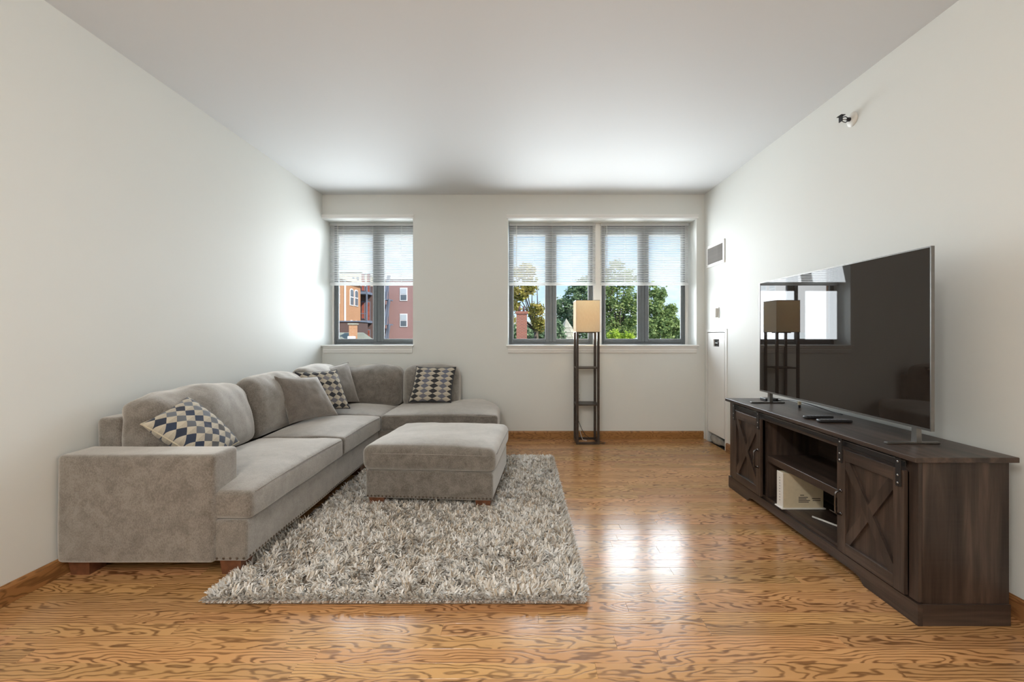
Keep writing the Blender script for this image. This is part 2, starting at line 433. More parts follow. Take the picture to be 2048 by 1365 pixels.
# floor: slab + separate oak planks
floor = S(bx(XL - .1, XR + .15, YF, YB + .01, -.10, -.012).make('floor', 'dark'), 'glossy oak strip floor with strong dark grain', 'floor')
PW = .0762; GAP = .0003
def plank_mesh(L, w=PW):
    hx, hy, t, c = L / 2 - GAP / 2, w / 2 - GAP / 2, .012, .0006
    V = [(-hx, -hy, -t), (hx, -hy, -t), (hx, hy, -t), (-hx, hy, -t), (-hx, -hy, -c), (hx, -hy, -c), (hx, hy, -c), (-hx, hy, -c),
         (-hx + c, -hy + c, 0), (hx - c, -hy + c, 0), (hx - c, hy - c, 0), (-hx + c, hy - c, 0)]
    F = [(0, 1, 5, 4), (1, 2, 6, 5), (2, 3, 7, 6), (3, 0, 4, 7), (4, 5, 9, 8), (5, 6, 10, 9), (6, 7, 11, 10), (7, 4, 8, 11), (8, 9, 10, 11)]
    return V, F
PM = {}
def plank_data(L, w):
    k = (round(L, 3), round(w, 4))
    if k not in PM:
        V, F = plank_mesh(*k); me = bpy.data.meshes.new('plank'); me.from_pydata(V, [], F); me.materials.append(M['floor']); PM[k] = me
    return PM[k]
y = YB; rest = B(); pr = random.Random(3); rows = 0; npl = 0
while y > YF:
    w = min(PW, y - YF); yc = y - w / 2
    x = XL - pr.choice([0, .2, .35, .5, .65, .8, .95])
    while x < XR:
        L = pr.choice([.7, .9, 1.1, 1.3, 1.5]); x1 = x + L
        a, c = max(x, XL), min(x1, XR + (.14 if NY0 < yc < NY1 else 0))
        if XR - x1 < .12: c = XR; x1 = XR + .01
        if c - a > .06:
            if y > 1.45:
                link('plank', plank_data(c - a, w), floor, ((a + c) / 2, yc, pr.uniform(-.0004, .0004))); npl += 1
            else:
                V, F = plank_mesh(c - a, w); rest.add([(p[0] + (a + c) / 2, p[1] + yc, p[2]) for p in V], F)
        x = x1
    y -= PW
tag(rest.make('plank_field', 'floor', floor), kind='stuff')

# baseboards
def baseboard(name, prof_axis, a, bnd, at, inward, mat, label):
    t, h = .014, .092
    poly = [(0, .001), (t, .001), (t, h - .016), (t * .75, h - .008), (t * .45, h - .004), (t * .3, h), (0, h)]
    if prof_axis == 'X': pl = [(at + inward * p, q) for p, q in poly]; o = B().prism(pl, a, bnd, 'X')
    else: pl = [(at + inward * p, q) for p, q in poly]; o = B().prism(pl, a, bnd, 'Y')
    return S(o.make(name, mat), label, 'baseboard')
baseboard('baseboard_back', 'X', XL + .016, XR - .016, YB, -1, 'base_x', 'oak baseboard along the far wall under the windows')
baseboard('baseboard_left', 'Y', YF + .02, YB - .001, XL, 1, 'base_y', 'oak baseboard along the left wall')
baseboard('baseboard_right', 'Y', YF + .02, NY0 - .02, XR, -1, 'base_y', 'oak baseboard along the right wall beside the media console')

# window trims: head moulding, stool + apron
def sill(name, x0, x1, label):
    # profile in (y,z)
    st = [(YB + .27, OZ0), (YB + .27, OZ0 - .0), (YB, OZ0), (YB - .032, OZ0 + .0), (YB - .040, OZ0 + .005), (YB - .040, OZ0 + .013), (YB - .034, OZ0 + .019), (YB + .27, OZ0 + .019)]
    o = B()
    o.prism([(YB + .265, OZ0 + .001), (YB - .030, OZ0 + .001), (YB - .038, OZ0 + .006), (YB - .038, OZ0 + .014), (YB - .032, OZ0 + .020), (YB + .265, OZ0 + .020)], x0, x1, 'X')
    r = S(o.make(name, 'trim'), label, 'window sill')
    ap = [(YB, OZ0), (YB - .026, OZ0), (YB - .026, OZ0 - .012), (YB - .018, OZ0 - .02), (YB - .018, OZ0 - .045), (YB - .014, OZ0 - .055), (YB - .014, OZ0 - .066), (YB - .008, OZ0 - .076), (YB, OZ0 - .076)]
    B().prism(ap, x0 + .018, x1 - .018, 'X').make('apron', 'trim', r)
    return r
sill('trim_1', XL + .001, LX1 + .012, 'white moulded sill under the single window')
sill('trim_2', RX0 - .018, RX1 + .016, 'white moulded sill under the double window')
def head(name, x0, x1, label):
    pl = [(YB, OZ1 + .045), (YB - .030, OZ1 + .045), (YB - .030, OZ1 + .030), (YB - .022, OZ1 + .022), (YB - .022, OZ1 + .004), (YB, OZ1 + .004)]
    return S(B().prism(pl, x0, x1, 'X').make(name, 'trim'), label, 'trim')
head('trim_3', XL + .001, LX1 + .012, 'white head moulding above the single window')
head('trim_4', RX0 - .018, RX1 + .016, 'white head moulding above the double window')
# bright painted lining of the two reveals is the wall itself; post between the paired windows
WY = YB + .27
PX0, PX1 = 1183.0, 1203.0
def wx(px, Y): return (px - VPX) * Y / FPX
pxa, pxb = wx(1185.5, WY), wx(1201.5, WY)
S(bx(pxa, pxb, WY - .06, WY + .05, OZ0 + .02, OZ1, .003).make('trim_5', 'trim'), 'white post between the two sashes of the double window', 'trim')

# windows: dark aluminium frame, two sashes, panes
def window(name, x0, x1, label):
    z0, z1 = OZ0 + .02, OZ1 - .002
    r = empty(name, ((x0 + x1) / 2, WY + .02, z0)); S(r, label, 'window')
    f = .028; yf0, yf1 = WY + .005, WY + .065
    b = B(); b.box(x0, x0 + f, yf0, yf1, z0, z1, .003); b.box(x1 - f, x1, yf0, yf1, z0, z1, .003)
    b.box(x0 + f, x1 - f, yf0, yf1, z0, z0 + f, .003); b.box(x0 + f, x1 - f, yf0, yf1, z1 - .09, z1, .003)
    b.make('frame', 'frame', r)
    xm = (x0 + x1) / 2
    bx(xm - .022, xm + .022, yf0, yf1, z0 + f, z1 - .09, .003).make('mullion', 'frame', r)
    for a, c in ((x0 + f, xm - .022), (xm + .022, x1 - f)):
        s = .042; ys0, ys1 = yf0 - .008, yf0 + .03; b = B(); e0, e1 = z0 + f, z1 - .09
        sl = s * .55 if a < xm - .3 and a == x0 + f else s; sr = s if sl != s else s * .55
        b.box(a, a + sl, ys0, ys1, e0, e1, .003); b.box(c - sr, c, ys0, ys1, e0, e1, .003)
        b.box(a + sl, c - sr, ys0, ys1, e0, e0 + .036, .003); b.box(a + sl, c - sr, ys0, ys1, e1 - .036, e1, .003)
        sash = b.make('sash', 'frame', r)
        g = B(); ga, gc, gz0, gz1 = a + sl, c - sr, e0 + .036, e1 - .036; t = .006
        g.box(ga, ga + t, ys0 + .002, ys0 + .018, gz0, gz1); g.box(gc - t, gc, ys0 + .002, ys0 + .018, gz0, gz1)
        g.box(ga + t, gc - t, ys0 + .002, ys0 + .018, gz0, gz0 + t); g.box(ga + t, gc - t, ys0 + .002, ys0 + .018, gz1 - t, gz1)
        g.make('gasket', 'seal', sash)
        bx(ga + .002, gc - .002, ys0 + .012, ys0 + .016, gz0 + .002, gz1 - .002).make('pane', 'glass', sash)
    return r
window('window_1', wx(668.5, WY), LX1 + .06, 'single dark framed casement window above the sofa corner')
window('window_2', RX0 + .003, pxa - .002, 'dark framed casement window behind the floor lamp, left of the white post')
window('window_3', pxb + .002, RX1 - .035, 'dark framed casement window nearest the right wall')
b = B(); b.box(RX1 - .034, RX1, WY + .0, WY + .07, OZ0 + .02, OZ1); b.make('trim_6', 'trim'); S(bpy.data.objects['trim_6'], 'white filler strip at the right edge of the double window', 'trim')
b = B(); b.box(XL, wx(668.0, WY), WY + .0, WY + .07, OZ0 + .02, OZ1); b.make('trim_7', 'trim'); S(bpy.data.objects['trim_7'], 'white filler strip at the left edge of the single window', 'trim')

# blinds
BY = WY - .075
def blind(x0, x1, ladders, wand_x, label):
    zt = OZ1 - .004; zb = 1.22 + (669 - 571.5) * BY / FPX
    r = empty('mini_blind', ((x0 + x1) / 2, BY, zb), label, 'blind', 'white horizontal mini blinds in the windows')
    bx(x0, x1, BY - .015, BY + .015, zt - .032, zt, .003).make('head_rail', 'slat', r)
    bx(x0, x1, BY - .014, BY + .014, zb, zb + .030, .006).make('bottom_rail', 'slat', r)
    # slat mesh: shallow curved strip
    d, tl = .0125, math.radians(22); n = 4; V = []; F = []
    for xx in (-(x1 - x0) / 2 + .002, (x1 - x0) / 2 - .002):
        for s_ in (0, 1):
            for i in range(n + 1):
                t = -1 + 2 * i / n; yy = t * d; zz = -.0016 * t * t - s_ * .0007
                V.append((xx, yy * math.cos(tl) + zz * math.sin(tl), -yy * math.sin(tl) + zz * math.cos(tl)))
    k = n + 1
    for i in range(n): F += [(i, i + 1, 2 * k + i + 1, 2 * k + i), (k + i, 3 * k + i, 3 * k + i + 1, k + i + 1)]
    F += [(0, 2 * k, 3 * k, k), (n, k + n, 3 * k + n, 2 * k + n)]
    me = bpy.data.meshes.new('slat'); me.from_pydata(V, [], F); me.materials.append(M['slat'])
    me.polygons.foreach_set('use_smooth', [True] * len(me.polygons))
    top, bot = zt - .048, zb + .040; cnt = int(round((top - bot) / .0212))
    for i in range(cnt + 1):
        link('slat', me, r, ((x0 + x1) / 2, BY, bot + (top - bot) * i / cnt))
    for f in ladders:
        b = B()
        for dy in (-.0135, .0135): b.tube([(x0 + (x1 - x0) * f, BY + dy, zb + .02), (x0 + (x1 - x0) * f, BY + dy, zt - .02)], .0011, 5)
        b.make('ladder_cord', 'slat', r)
    if wand_x is not None:
        xw = x0 + (x1 - x0) * wand_x
        B().tube([(xw, BY - .024, zt - .02), (xw, BY - .024, zt - .05), (xw, BY - .026, zb + .05)], .0032, 6).make('tilt_wand', 'plastic_w', r)
    return r
blind(XL + .006, LX1 - .02, (.16, .5, .84), .10, 'white mini blind half lowered over the single window above the sofa')
blind(RX0 + .008, wx(1191.0, BY), (.07, .28, .5, .72, .93), .085, 'white mini blind half lowered behind the floor lamp')
blind(wx(1200.5, BY), wx(1376.5, BY), (.05, .28, .5, .72, .93), .07, 'white mini blind half lowered nearest the right wall')

# ------------------------------------------------------------------ sectional sofa
SX = -1.38          # front plane of the long section
SY = 4.32           # front plane of the section along the far wall
X0 = XL + .018; YW = YB - .03
sofa = empty('sectional_sofa', (-1.9, 3.7, 0), 'large grey chenille L-shaped sectional sofa with bumper end', 'sofa')
def cushion(name, x0, x1, y0, y1, z0, z1, r, n, fn, parent, mat='fabric', lean=None, seed=0.0):
    c = np.array([(x0 + x1) / 2, (y0 + y1) / 2, (z0 + z1) / 2]); h = np.array([(x1 - x0) / 2, (y1 - y0) / 2, (z1 - z0) / 2])
    V, F = soft_box(tuple(h), r, n); U = V / h
    V = fn(V, U, h, seed) if fn else V
    if lean is not None: V = V @ np.array(lean).T
    return mk(name, V + c, F, mat, parent, True)
def seat_fn(V, U, h, s):
    V = V.copy(); x, y, z = U.T
    crown = (1 - np.clip(np.abs(x), 0, 1) ** 2.6) * (1 - np.clip(np.abs(y), 0, 1) ** 2.6)
    V[:, 2] += np.where(z > 0, .045 * crown, 0)
    for i in range(len(V)):
        q = fbm((V[i, 0] + s, V[i, 1] - s, V[i, 2]), 3.2, 3)
        V[i, 2] += (.007 * q) * max(0, z[i]); V[i, 0] += .006 * q * abs(x[i]); V[i, 1] += .006 * q * abs(y[i])
    return V
def back_fn(axis):
    def fn(V, U, h, s):
        V = V.copy(); t = U[:, axis]; oth = U[:, 1 - axis]; z = U[:, 2]
        sgn = 1 if axis == 0 else -1       # front direction: +x for left wall backs, -y for far wall backs
        f = np.clip(t * sgn, 0, 1)
        bulge = (1 - np.abs(oth) ** 3) * (1 - np.abs(z) ** 3)
        V[:, axis] += sgn * f * .075 * bulge
        # crowned, slightly sagging top with pulled corners
        V[:, 2] += np.where(z > 0, .03 * (1 - oth ** 2) - .02 * np.abs(oth) ** 6, 0)
        V[:, axis] -= sgn * (z + 1) * .5 * .07 * np.clip(.5 + .5 * t * sgn, 0, 1)
        for i in range(len(V)):
            p = (V[i, 0] + s, V[i, 1] + s * .7, V[i, 2])
            q = fbm(p, 3.5, 2)
            wr = mnoise.noise(Vector((p[1 - axis] * 13 + p[2] * 7, p[2] * 3.0 + s, s))) * .006 * (.3 + abs(oth[i]) ** 2 + max(0, z[i]) ** 2)
            V[i, axis] += sgn * (q * .016 + wr * 1.8); V[i, 2] += .018 * q * max(0, z[i])
        return V
    return fn
def frame_fn(V, U, h, s):
    V = V.copy()
    for i in range(len(V)):
        q = fbm((V[i, 0] + s, V[i, 1], V[i, 2]), 2.2, 2); V[i] += np.array([.004, .004, .004]) * q * U[i]
    return V
ZR = .078; ZT = .285
# base rails
rail = cushion('base_rail', X0 + .02, SX, 2.255, YW - .02, ZR, ZT, .016, (8, 24, 4), frame_fn, sofa)
rail2 = cushion('base_rail', SX - .01, -.255, SY + .01, YW - .02, ZR, ZT, .016, (14, 8, 4), frame_fn, sofa)
cushion('arm', X0 - .005, -1.535, 2.236, 2.435, ZR, .618, .024, (16, 6, 12), frame_fn, sofa, seed=2)
cushion('back_frame', X0, X0 + .13, 2.44, YW, .25, .765, .03, (5, 24, 10), frame_fn, sofa, seed=3)
cushion('back_frame', X0 + .1, -.70, YW - .13, YW, .25, .765, .03, (14, 5, 10), frame_fn, sofa, seed=4)
def seam(parent, pts, r=.0026): return B().tube(pts, r, 6).make('seam', 'seam', parent, True)
def seat(name, x0, x1, y0, y1, front, seed, z1=.430, fn=seat_fn):
    o = cushion(name, x0, x1, y0, y1, ZT + .002, z1, .030, (20, 22, 4), fn, sofa, seed=seed)
    return o
s1 = seat('seat_cushion', X0 + .30, SX + .022, 2.256, 3.436, 'x', 1.0)      # runs past the arm, which covers its inner end
s2 = seat('seat_cushion', X0 + .30, SX + .022, 3.442, 4.362, 'x', 2.0)
s3 = seat('seat_cushion', X0 + .20, -1.365, 4.368, YW - .14, 'y', 3.0)
def bumper_fn(V, U, h, s):
    V = seat_fn(V, U, h, s); x, y, z = U.T
    # rounded outer back corner of the bumper end
    k = np.clip((x - .35) / .65, 0, 1) * np.clip((y + .1) / 1.1, 0, 1)
    V[:, 0] -= .16 * k ** 2; V[:, 1] -= .10 * k ** 2
    V[:, 2] += np.where(z > 0, .05 * np.clip((x + .1), 0, 1) * (1 - np.clip(x, 0, 1) ** 4) * np.clip(y + .9, 0, 1), 0)
    return V
s4 = seat('seat_cushion', -1.360, -.232, SY, YW - .02, 'y', 4.0, .440, bumper_fn)
seam(s1, [(SX + .018, yy, .418 + .010 * math.sin(math.pi * (yy - 2.27) / 1.16)) for yy in np.linspace(2.30, 3.40, 14)])
seam(s2, [(SX + .018, yy, .418 + .010 * math.sin(math.pi * (yy - 3.44) / .92)) for yy in np.linspace(3.48, 4.32, 12)])
seam(s4, [(xx, SY + .004, .425 + .010 * math.sin(math.pi * (xx + 1.36) / 1.1)) for xx in np.linspace(-1.31, -.29, 12)])
bk = back_fn(0)
cushion('back_cushion', X0 + .11, -1.985, 2.445, 3.385, .42, .862, .075, (8, 22, 14), bk, sofa, seed=5)
cushion('back_cushion', X0 + .11, -1.985, 3.375, 4.245, .42, .865, .075, (8, 22, 14), bk, sofa, seed=9)
cushion('back_cushion', X0 + .11, -1.96, 4.235, 4.95, .42, .885, .08, (8, 18, 14), bk, sofa, seed=13)
bk1 = back_fn(1)
cushion('back_cushion', -2.06, -1.325, 4.90, YW - .08, .43, .855, .075, (20, 8, 14), bk1, sofa, seed=17)
cushion('back_cushion', -1.318, -.695, 4.90, YW - .08, .43, .865, .075, (18, 8, 14), bk1, sofa, seed=21)
# nailheads along the lower rails
nm = B().lathe([(.0072, 0), (.0068, .0022), (.0048, .0042), (.0018, .0050)], 8).make('nailhead', 'nail', rail, True)
nm_me = nm.data; bpy.data.objects.remove(nm)
def nails(parent, p0, p1, step, nrm):
    p0, p1 = Vector(p0), Vector(p1); k = int((p1 - p0).length / step)
    q = Vector(nrm).to_track_quat('Z', 'Y').to_euler()
    for i in range(k + 1):
        o = link('nailhead', nm_me, parent, p0.lerp(p1, i / k)); o.rotation_euler = q
nails(rail, (SX + .0005, 2.285, ZR + .018), (SX + .0005, 4.25, ZR + .018), .027, (1, 0, 0))
nails(rail, (-1.53, 2.2545, ZR + .018), (-1.395, 2.2545, ZR + .018), .027, (0, -1, 0))
nails(rail2, (-1.33, SY + .0095, ZR + .018), (-.28, SY + .0095, ZR + .018), .027, (0, -1, 0))
def foot(parent, x0, x1, y0, y1, z1, z0=.001):
    cx, cy = (x0 + x1) / 2, (y0 + y1) / 2; V = []
    for z, k in ((z0, .84), (z1, 1.0)):
        for sx, sy in ((x0, y0), (x1, y0), (x1, y1), (x0, y1)): V.append((cx + (sx - cx) * k, cy + (sy - cy) * k, z))
    return mk('foot', V, [(3, 2, 1, 0), (4, 5, 6, 7), (0, 1, 5, 4), (1, 2, 6, 5), (2, 3, 7, 6), (3, 0, 4, 7)], 'foot', parent)
for x0, y0 in ((X0 + .02, 2.27), (-1.53, 2.275), (X0 + .02, YW - .2), (-.40, SY + .03), (-.40, YW - .2), (-1.51, 3.9)):
    foot(sofa, x0, x0 + .11, y0, y0 + .11, ZR + .01)

# ------------------------------------------------------------------ throw pillows
def pillow(name, TL, TR, BR, BL, thick, mat, pipe, label, cat, group, seed, flip=1):
    """four corner points in space; puffed between them"""
    TL, TR, BR, BL = [np.array(p, float) for p in (TL, TR, BR, BL)]
    nrm = np.cross(TR - TL, BL - TL); nrm /= np.linalg.norm(nrm); nrm *= flip
    n = 26; g = np.linspace(-1, 1, n + 1); g = np.sign(g) * (1 - (1 - np.abs(g)) ** 1.35)
    V = []; UV = []; F = []; edge = []
    for side in (1, -1):
        for j, v in enumerate(g):
            for i, u in enumerate(g):
                pu = u * (1 - .075 * (1 - v * v) ** .8 * u * u); pv = v * (1 - .075 * (1 - u * u) ** .8 * v * v)
                a, c = (pu + 1) / 2, (1 - pv) / 2
                p = TL * (1 - a) * (1 - c) + TR * a * (1 - c) + BR * a * c + BL * (1 - a) * c
                f = max(0, (1 - u * u) * (1 - v * v)) ** .42
                w = fbm((a * 3 + seed, c * 3, side), 1.2, 3) * .010 + mnoise.noise(Vector((a * 14 + seed, c * 5, seed))) * .004
                p = p + nrm * side * (thick * f + w * f)
                V.append(p); UV.append(((u + 1) / 2, (v + 1) / 2))
    m = n + 1
    for s_ in (0, 1):
        o = s_ * m * m
        for j in range(n):
            for i in range(n):
                q = (o + j * m + i, o + j * m + i + 1, o + (j + 1) * m + i + 1, o + (j + 1) * m + i)
                F.append(q if s_ == 0 else q[::-1])
    ring = [j for j in range(m)] + [i * m + n for i in range(1, m)] + [n * m + i for i in range(n - 1, -1, -1)] + [i * m for i in range(n - 1, 0, -1)]
    o = mk(name, V, F, mat, None, True, UV)
    bm = bmesh.new(); bm.from_mesh(o.data); bmesh.ops.remove_doubles(bm, verts=bm.verts, dist=1e-5); bmesh.ops.recalc_face_normals(bm, faces=bm.faces); bm.to_mesh(o.data); bm.free()
    o.data.polygons.foreach_set('use_smooth', [True] * len(o.data.polygons))
    tag(o, label, cat, group)
    B().tube([tuple(V[k]) for k in ring], .0045, 6, closed=True).make('piping', pipe, o, True)
    return o
M['pip_dark'] = plain('piping_dark', (.03, .03, .04), .8)
M['pip_cream'] = plain('piping_cream', (.55, .48, .36), .8)
M['pat_a'] = harlequin('harlequin_navy_brown', False, 5, 7, [(.006, .012, .030), (.012, .028, .07), (.17, .19, .225), (.040, .030, .020)])
M['pat_b'] = harlequin('harlequin_black_rows', True, 7, 5, [(.012, .011, .015), (.02, .02, .028), (.13, .12, .14), (.20, .19, .21)])
M['pat_c'] = harlequin('harlequin_black_columns', False, 4.5, 7, [(.012, .011, .013), (.018, .018, .022), (.12, .13, .18), (.17, .16, .18)])
G = 'throw pillows on the sectional sofa'
pillow('throw_pillow', (-2.055, 2.425, .735), (-2.050, 2.75, .838), (-1.80, 2.86, .535), (-1.745, 2.515, .475), .10, 'pat_a', 'pip_cream', 'navy, grey and cream diamond pillow slumped behind the near sofa arm', 'pillow', G, 3.1)
pillow('throw_pillow', (-2.035, 3.70, .872), (-1.86, 4.08, .835), (-1.665, 4.07, .490), (-1.905, 3.69, .485), .075, 'fabric2', 'fabric2', 'plain grey pillow with pointed corners in front of a diamond pillow', 'pillow', G, 6.2)
pillow('throw_pillow', (-2.10, 4.16, .872), (-1.845, 4.48, .865), (-1.69, 4.42, .492), (-1.95, 4.14, .490), .065, 'pat_b', 'pip_dark', 'black and cream diamond pillow between two plain grey pillows', 'pillow', G, 8.7)
pillow('throw_pillow', (-2.11, 4.52, .865), (-1.905, 4.93, .915), (-1.755, 4.85, .495), (-1.97, 4.47, .50), .070, 'fabric2', 'fabric2', 'plain grey pillow deepest in the corner of the sofa', 'pillow', G, 11.3)
pillow('throw_pillow', (-1.150, 4.90, .868), (-.718, 4.90, .862), (-.752, 4.77, .495), (-1.205, 4.77, .497), .065, 'pat_c', 'pip_dark', 'black, blue-grey and cream diamond pillow on the far bumper seat', 'pillow', G, 14.9)

# ------------------------------------------------------------------ rug
RX_0, RX_1, RY_0, RY_1 = -1.43, .285, 2.03, 4.40
rug = bx(RX_0, RX_1, RY_0, RY_1, .0012, .008, .002).make('shag_rug', plain('rug_backing', (.22, .18, .14), .95))
tag(rug, 'deep-pile grey and beige shag rug under the ottoman', 'rug')
def shag():
    area = (RX_1 - RX_0) * (RY_1 - RY_0); n = int(area * 20000)
    x = rng.uniform(RX_0, RX_1, n); y = rng.uniform(RY_0, RY_1, n)
    keep = ~((x < -1.39) & (y > 2.9)) & ~((x < -1.405) & (y > 2.26) & (y < 2.40)) & ~((x > -1.0) & (x < -.25) & (y > 3.4) & (y < 3.85))
    x, y = x[keep], y[keep]
    k = 700; e = .012                                   # denser fringe along the borders
    x = np.concatenate([x, rng.uniform(RX_0, RX_1, 2 * k), rng.uniform(RX_0, RX_0 + e, k // 2), rng.uniform(RX_1 - e, RX_1, 2 * k)])
    y = np.concatenate([y, rng.uniform(RY_0, RY_0 + e, 2 * k), rng.uniform(RY_0, 2.7, k // 2), rng.uniform(RY_0, RY_1, 2 * k)]); n = len(x)
    def smooth_field(seed, k=9, smin=2.5, smax=16):
        r = np.random.default_rng(seed); f = np.zeros(n)
        for i in range(k):
            s = r.uniform(smin, smax); th = r.uniform(0, 6.28); ph = r.uniform(0, 6.28)
            f += np.sin(s * (x * np.cos(th) + y * np.sin(th)) + ph) / math.sqrt(k)
        return f
    ang = 1.6 * smooth_field(1) + 2.4 * smooth_field(2, 10, 40, 130) + rng.normal(0, .5, n)
    lean = np.clip(.90 + .34 * smooth_field(3, 10, 35, 110) + rng.normal(0, .22, n), .15, 1.3)
    # fall outwards at the borders
    for d, a in ((x - RX_0, math.pi), (RX_1 - x, 0.0), (y - RY_0, -math.pi / 2), (RY_1 - y, math.pi / 2)):
        m = d < .03; ang[m] = a + rng.normal(0, .5, m.sum()); lean[m] = rng.uniform(.35, 1.15, m.sum())
    L = rng.uniform(.032, .050, n); wd = rng.uniform(.0028, .0056, n)
    dx, dy = np.cos(ang), np.sin(ang); px, py = -dy, dx
    P0 = np.stack([x, y, np.full(n, .006)], 1)
    def along(t, l): return np.stack([dx * np.sin(l) * t, dy * np.sin(l) * t, np.cos(l) * t], 1)
    P1 = P0 + along(L * .5, lean * .55); P2 = P1 + along(L * .5, np.clip(lean * 1.35, 0, 1.62))
    P2[:, 2] = np.maximum(P2[:, 2], .004)
    side = np.stack([px, py, np.zeros(n)], 1)
    V = np.empty((n, 6, 3))
    for k, (P, w) in enumerate(((P0, 1.0), (P1, 1.0), (P2, .55))):
        V[:, 2 * k] = P - side * (wd * w)[:, None]; V[:, 2 * k + 1] = P + side * (wd * w)[:, None]
    V[:, 2:4, 2] += .0008
    base = np.arange(n)[:, None] * 6
    F = np.concatenate([base + np.array([[0, 1, 3, 2]]), base + np.array([[2, 3, 5, 4]])], 0)
    me = bpy.data.meshes.new('pile'); V = V.reshape(-1, 3) - np.array(rug.location)
    me.vertices.add(len(V)); me.vertices.foreach_set('co', V.ravel())
    me.loops.add(len(F) * 4); me.loops.foreach_set('vertex_index', F.ravel().astype(np.int32))
    me.polygons.add(len(F)); me.polygons.foreach_set('loop_start', np.arange(len(F), dtype=np.int32) * 4); me.polygons.foreach_set('loop_total', np.full(len(F), 4, np.int32))
    me.update(); me.validate()
    tone = np.clip(.62 + .09 * smooth_field(5, 8, 6, 30) + rng.normal(0, .27, n), 0, 1)
    at = me.attributes.new('tone', 'FLOAT', 'POINT'); at.data.foreach_set('value', np.repeat(tone, 6).astype(np.float32))
    m = Mat('shag_yarn'); a = m.n('ShaderNodeAttribute', attribute_name='tone')
    c = m.ramp(a.outputs['Fac'], [(.0, (.26, .19, .125)), (.30, (.50, .405, .30)), (.62, (.71, .66, .595)), (1.0, (.86, .84, .81))])
    d = m.bsdf(c, .8); d.inputs['Sheen Weight'].default_value = .3; d.inputs['Specular IOR Level'].default_value = .25
    me.materials.append(m.m)
    o = bpy.data.objects.new('pile', me); COL.objects.link(o); o.parent = rug; o['kind'] = 'stuff'
shag()

# ------------------------------------------------------------------ ottoman (on the rug)
OX0, OX1, OY0, OY1 = -1.085, -.155, 3.12, 4.0
ott = empty('ottoman', ((OX0 + OX1) / 2, (OY0 + OY1) / 2, 0.012), 'square grey upholstered ottoman with nailhead trim on the shag rug', 'ottoman')
ob = cushion('base', OX0 + .012, OX1 - .012, OY0 + .012, OY1 - .012, .066, .262, .022, (14, 14, 5), frame_fn, ott, seed=31)
def ott_fn(V, U, h, s):
    V = V.copy(); x, y, z = U.T
    crown = (1 - np.abs(x) ** 3.0) * (1 - np.abs(y) ** 3.0)
    V[:, 2] += np.where(z > 0, .035 * crown, -.0)
    side = (1 - z ** 2)
    V[:, 0] += .008 * x * side; V[:, 1] += .008 * y * side
    for i in range(len(V)):
        q = fbm((V[i, 0] + s, V[i, 1], V[i, 2]), 3.0, 3); V[i, 2] += .006 * q * (.4 + max(0, z[i])); V[i, 0] += .004 * q * x[i]; V[i, 1] += .004 * q * y[i]
    return V
ol = cushion('top_cushion', OX0, OX1, OY0, OY1, .264, .432, .042, (22, 22, 6), ott_fn, ott, seed=33)
seam(ol, [(xx, OY0 - .0085, .382 + .006 * math.sin(math.pi * (xx - OX0) / .93)) for xx in np.linspace(OX0 + .05, OX1 - .05, 14)], .0022)
seam(ol, [(OX1 + .0085, yy, .382 + .006 * math.sin(math.pi * (yy - OY0) / .9)) for yy in np.linspace(OY0 + .05, OY1 - .05, 14)], .0022)
nails(ob, (OX0 + .03, OY0 + .0115, .084), (OX1 - .03, OY0 + .0115, .084), .0262, (0, -1, 0))
nails(ob, (OX1 - .0115, OY0 + .03, .084), (OX1 - .0115, OY1 - .03, .084), .0262, (1, 0, 0))
for x0 in (OX0 + .03, OX1 - .14):
    for y0 in (OY0 + .03, OY1 - .14): foot(ott, x0, x0 + .11, y0, y0 + .11, .07, .0125)
ott.rotation_euler = (0, 0, math.radians(-4.2))

# ------------------------------------------------------------------ media console
CX0, CX1, CY0, CY1, CZ = 1.66, 2.04, 1.885, 3.59, .708
con = empty('media_console', (1.85, 2.73, 0), 'dark brown farmhouse media console with sliding X-brace doors', 'console')
bx(CX0 - .03, CX1 + .022, CY0 - .022, CY1 + .022, CZ - .022, CZ, .002).make('top', 'w_y', con)
bx(CX0 + .018, CX1, CY0, CY0 + .02, .085, CZ - .022).make('side_panel', 'w_z', con)
bx(CX0 + .018, CX1, CY1 - .02, CY1, .085, CZ - .022).make('side_panel', 'w_z', con)
bx(CX1 - .008, CX1, CY0 + .02, CY1 - .02, .085, CZ - .022).make('back_panel', 'w_y', con)
bx(CX0 + .02, CX1 - .008, CY0 + .02, CY1 - .02, .085, .104).make('bottom_board', 'w_y', con)
DY = [(1.930, 2.340), (3.094, 3.502)]
for yy in (2.330, 3.084): bx(CX0 + .018, CX1 - .008, yy, yy + .02, .104, CZ - .022).make('divider', 'w_z', con)
bx(CX0 + .024, CX1 - .008, 2.35, 3.084, .345, .390, .002).make('shelf', 'w_y', con)
bx(CX0, CX0 + .018, CY0, CY0 + .046, .095, CZ - .022, .001).make('stile', 'w_z', con)
bx(CX0, CX0 + .018, CY1 - .080, CY1, .095, CZ - .022, .001).make('stile', 'w_z', con)
bx(CX0 + .003, CX0 + .018, CY0 + .046, CY1 - .080, .628, CZ - .022, .001).make('top_rail', 'w_y', con)
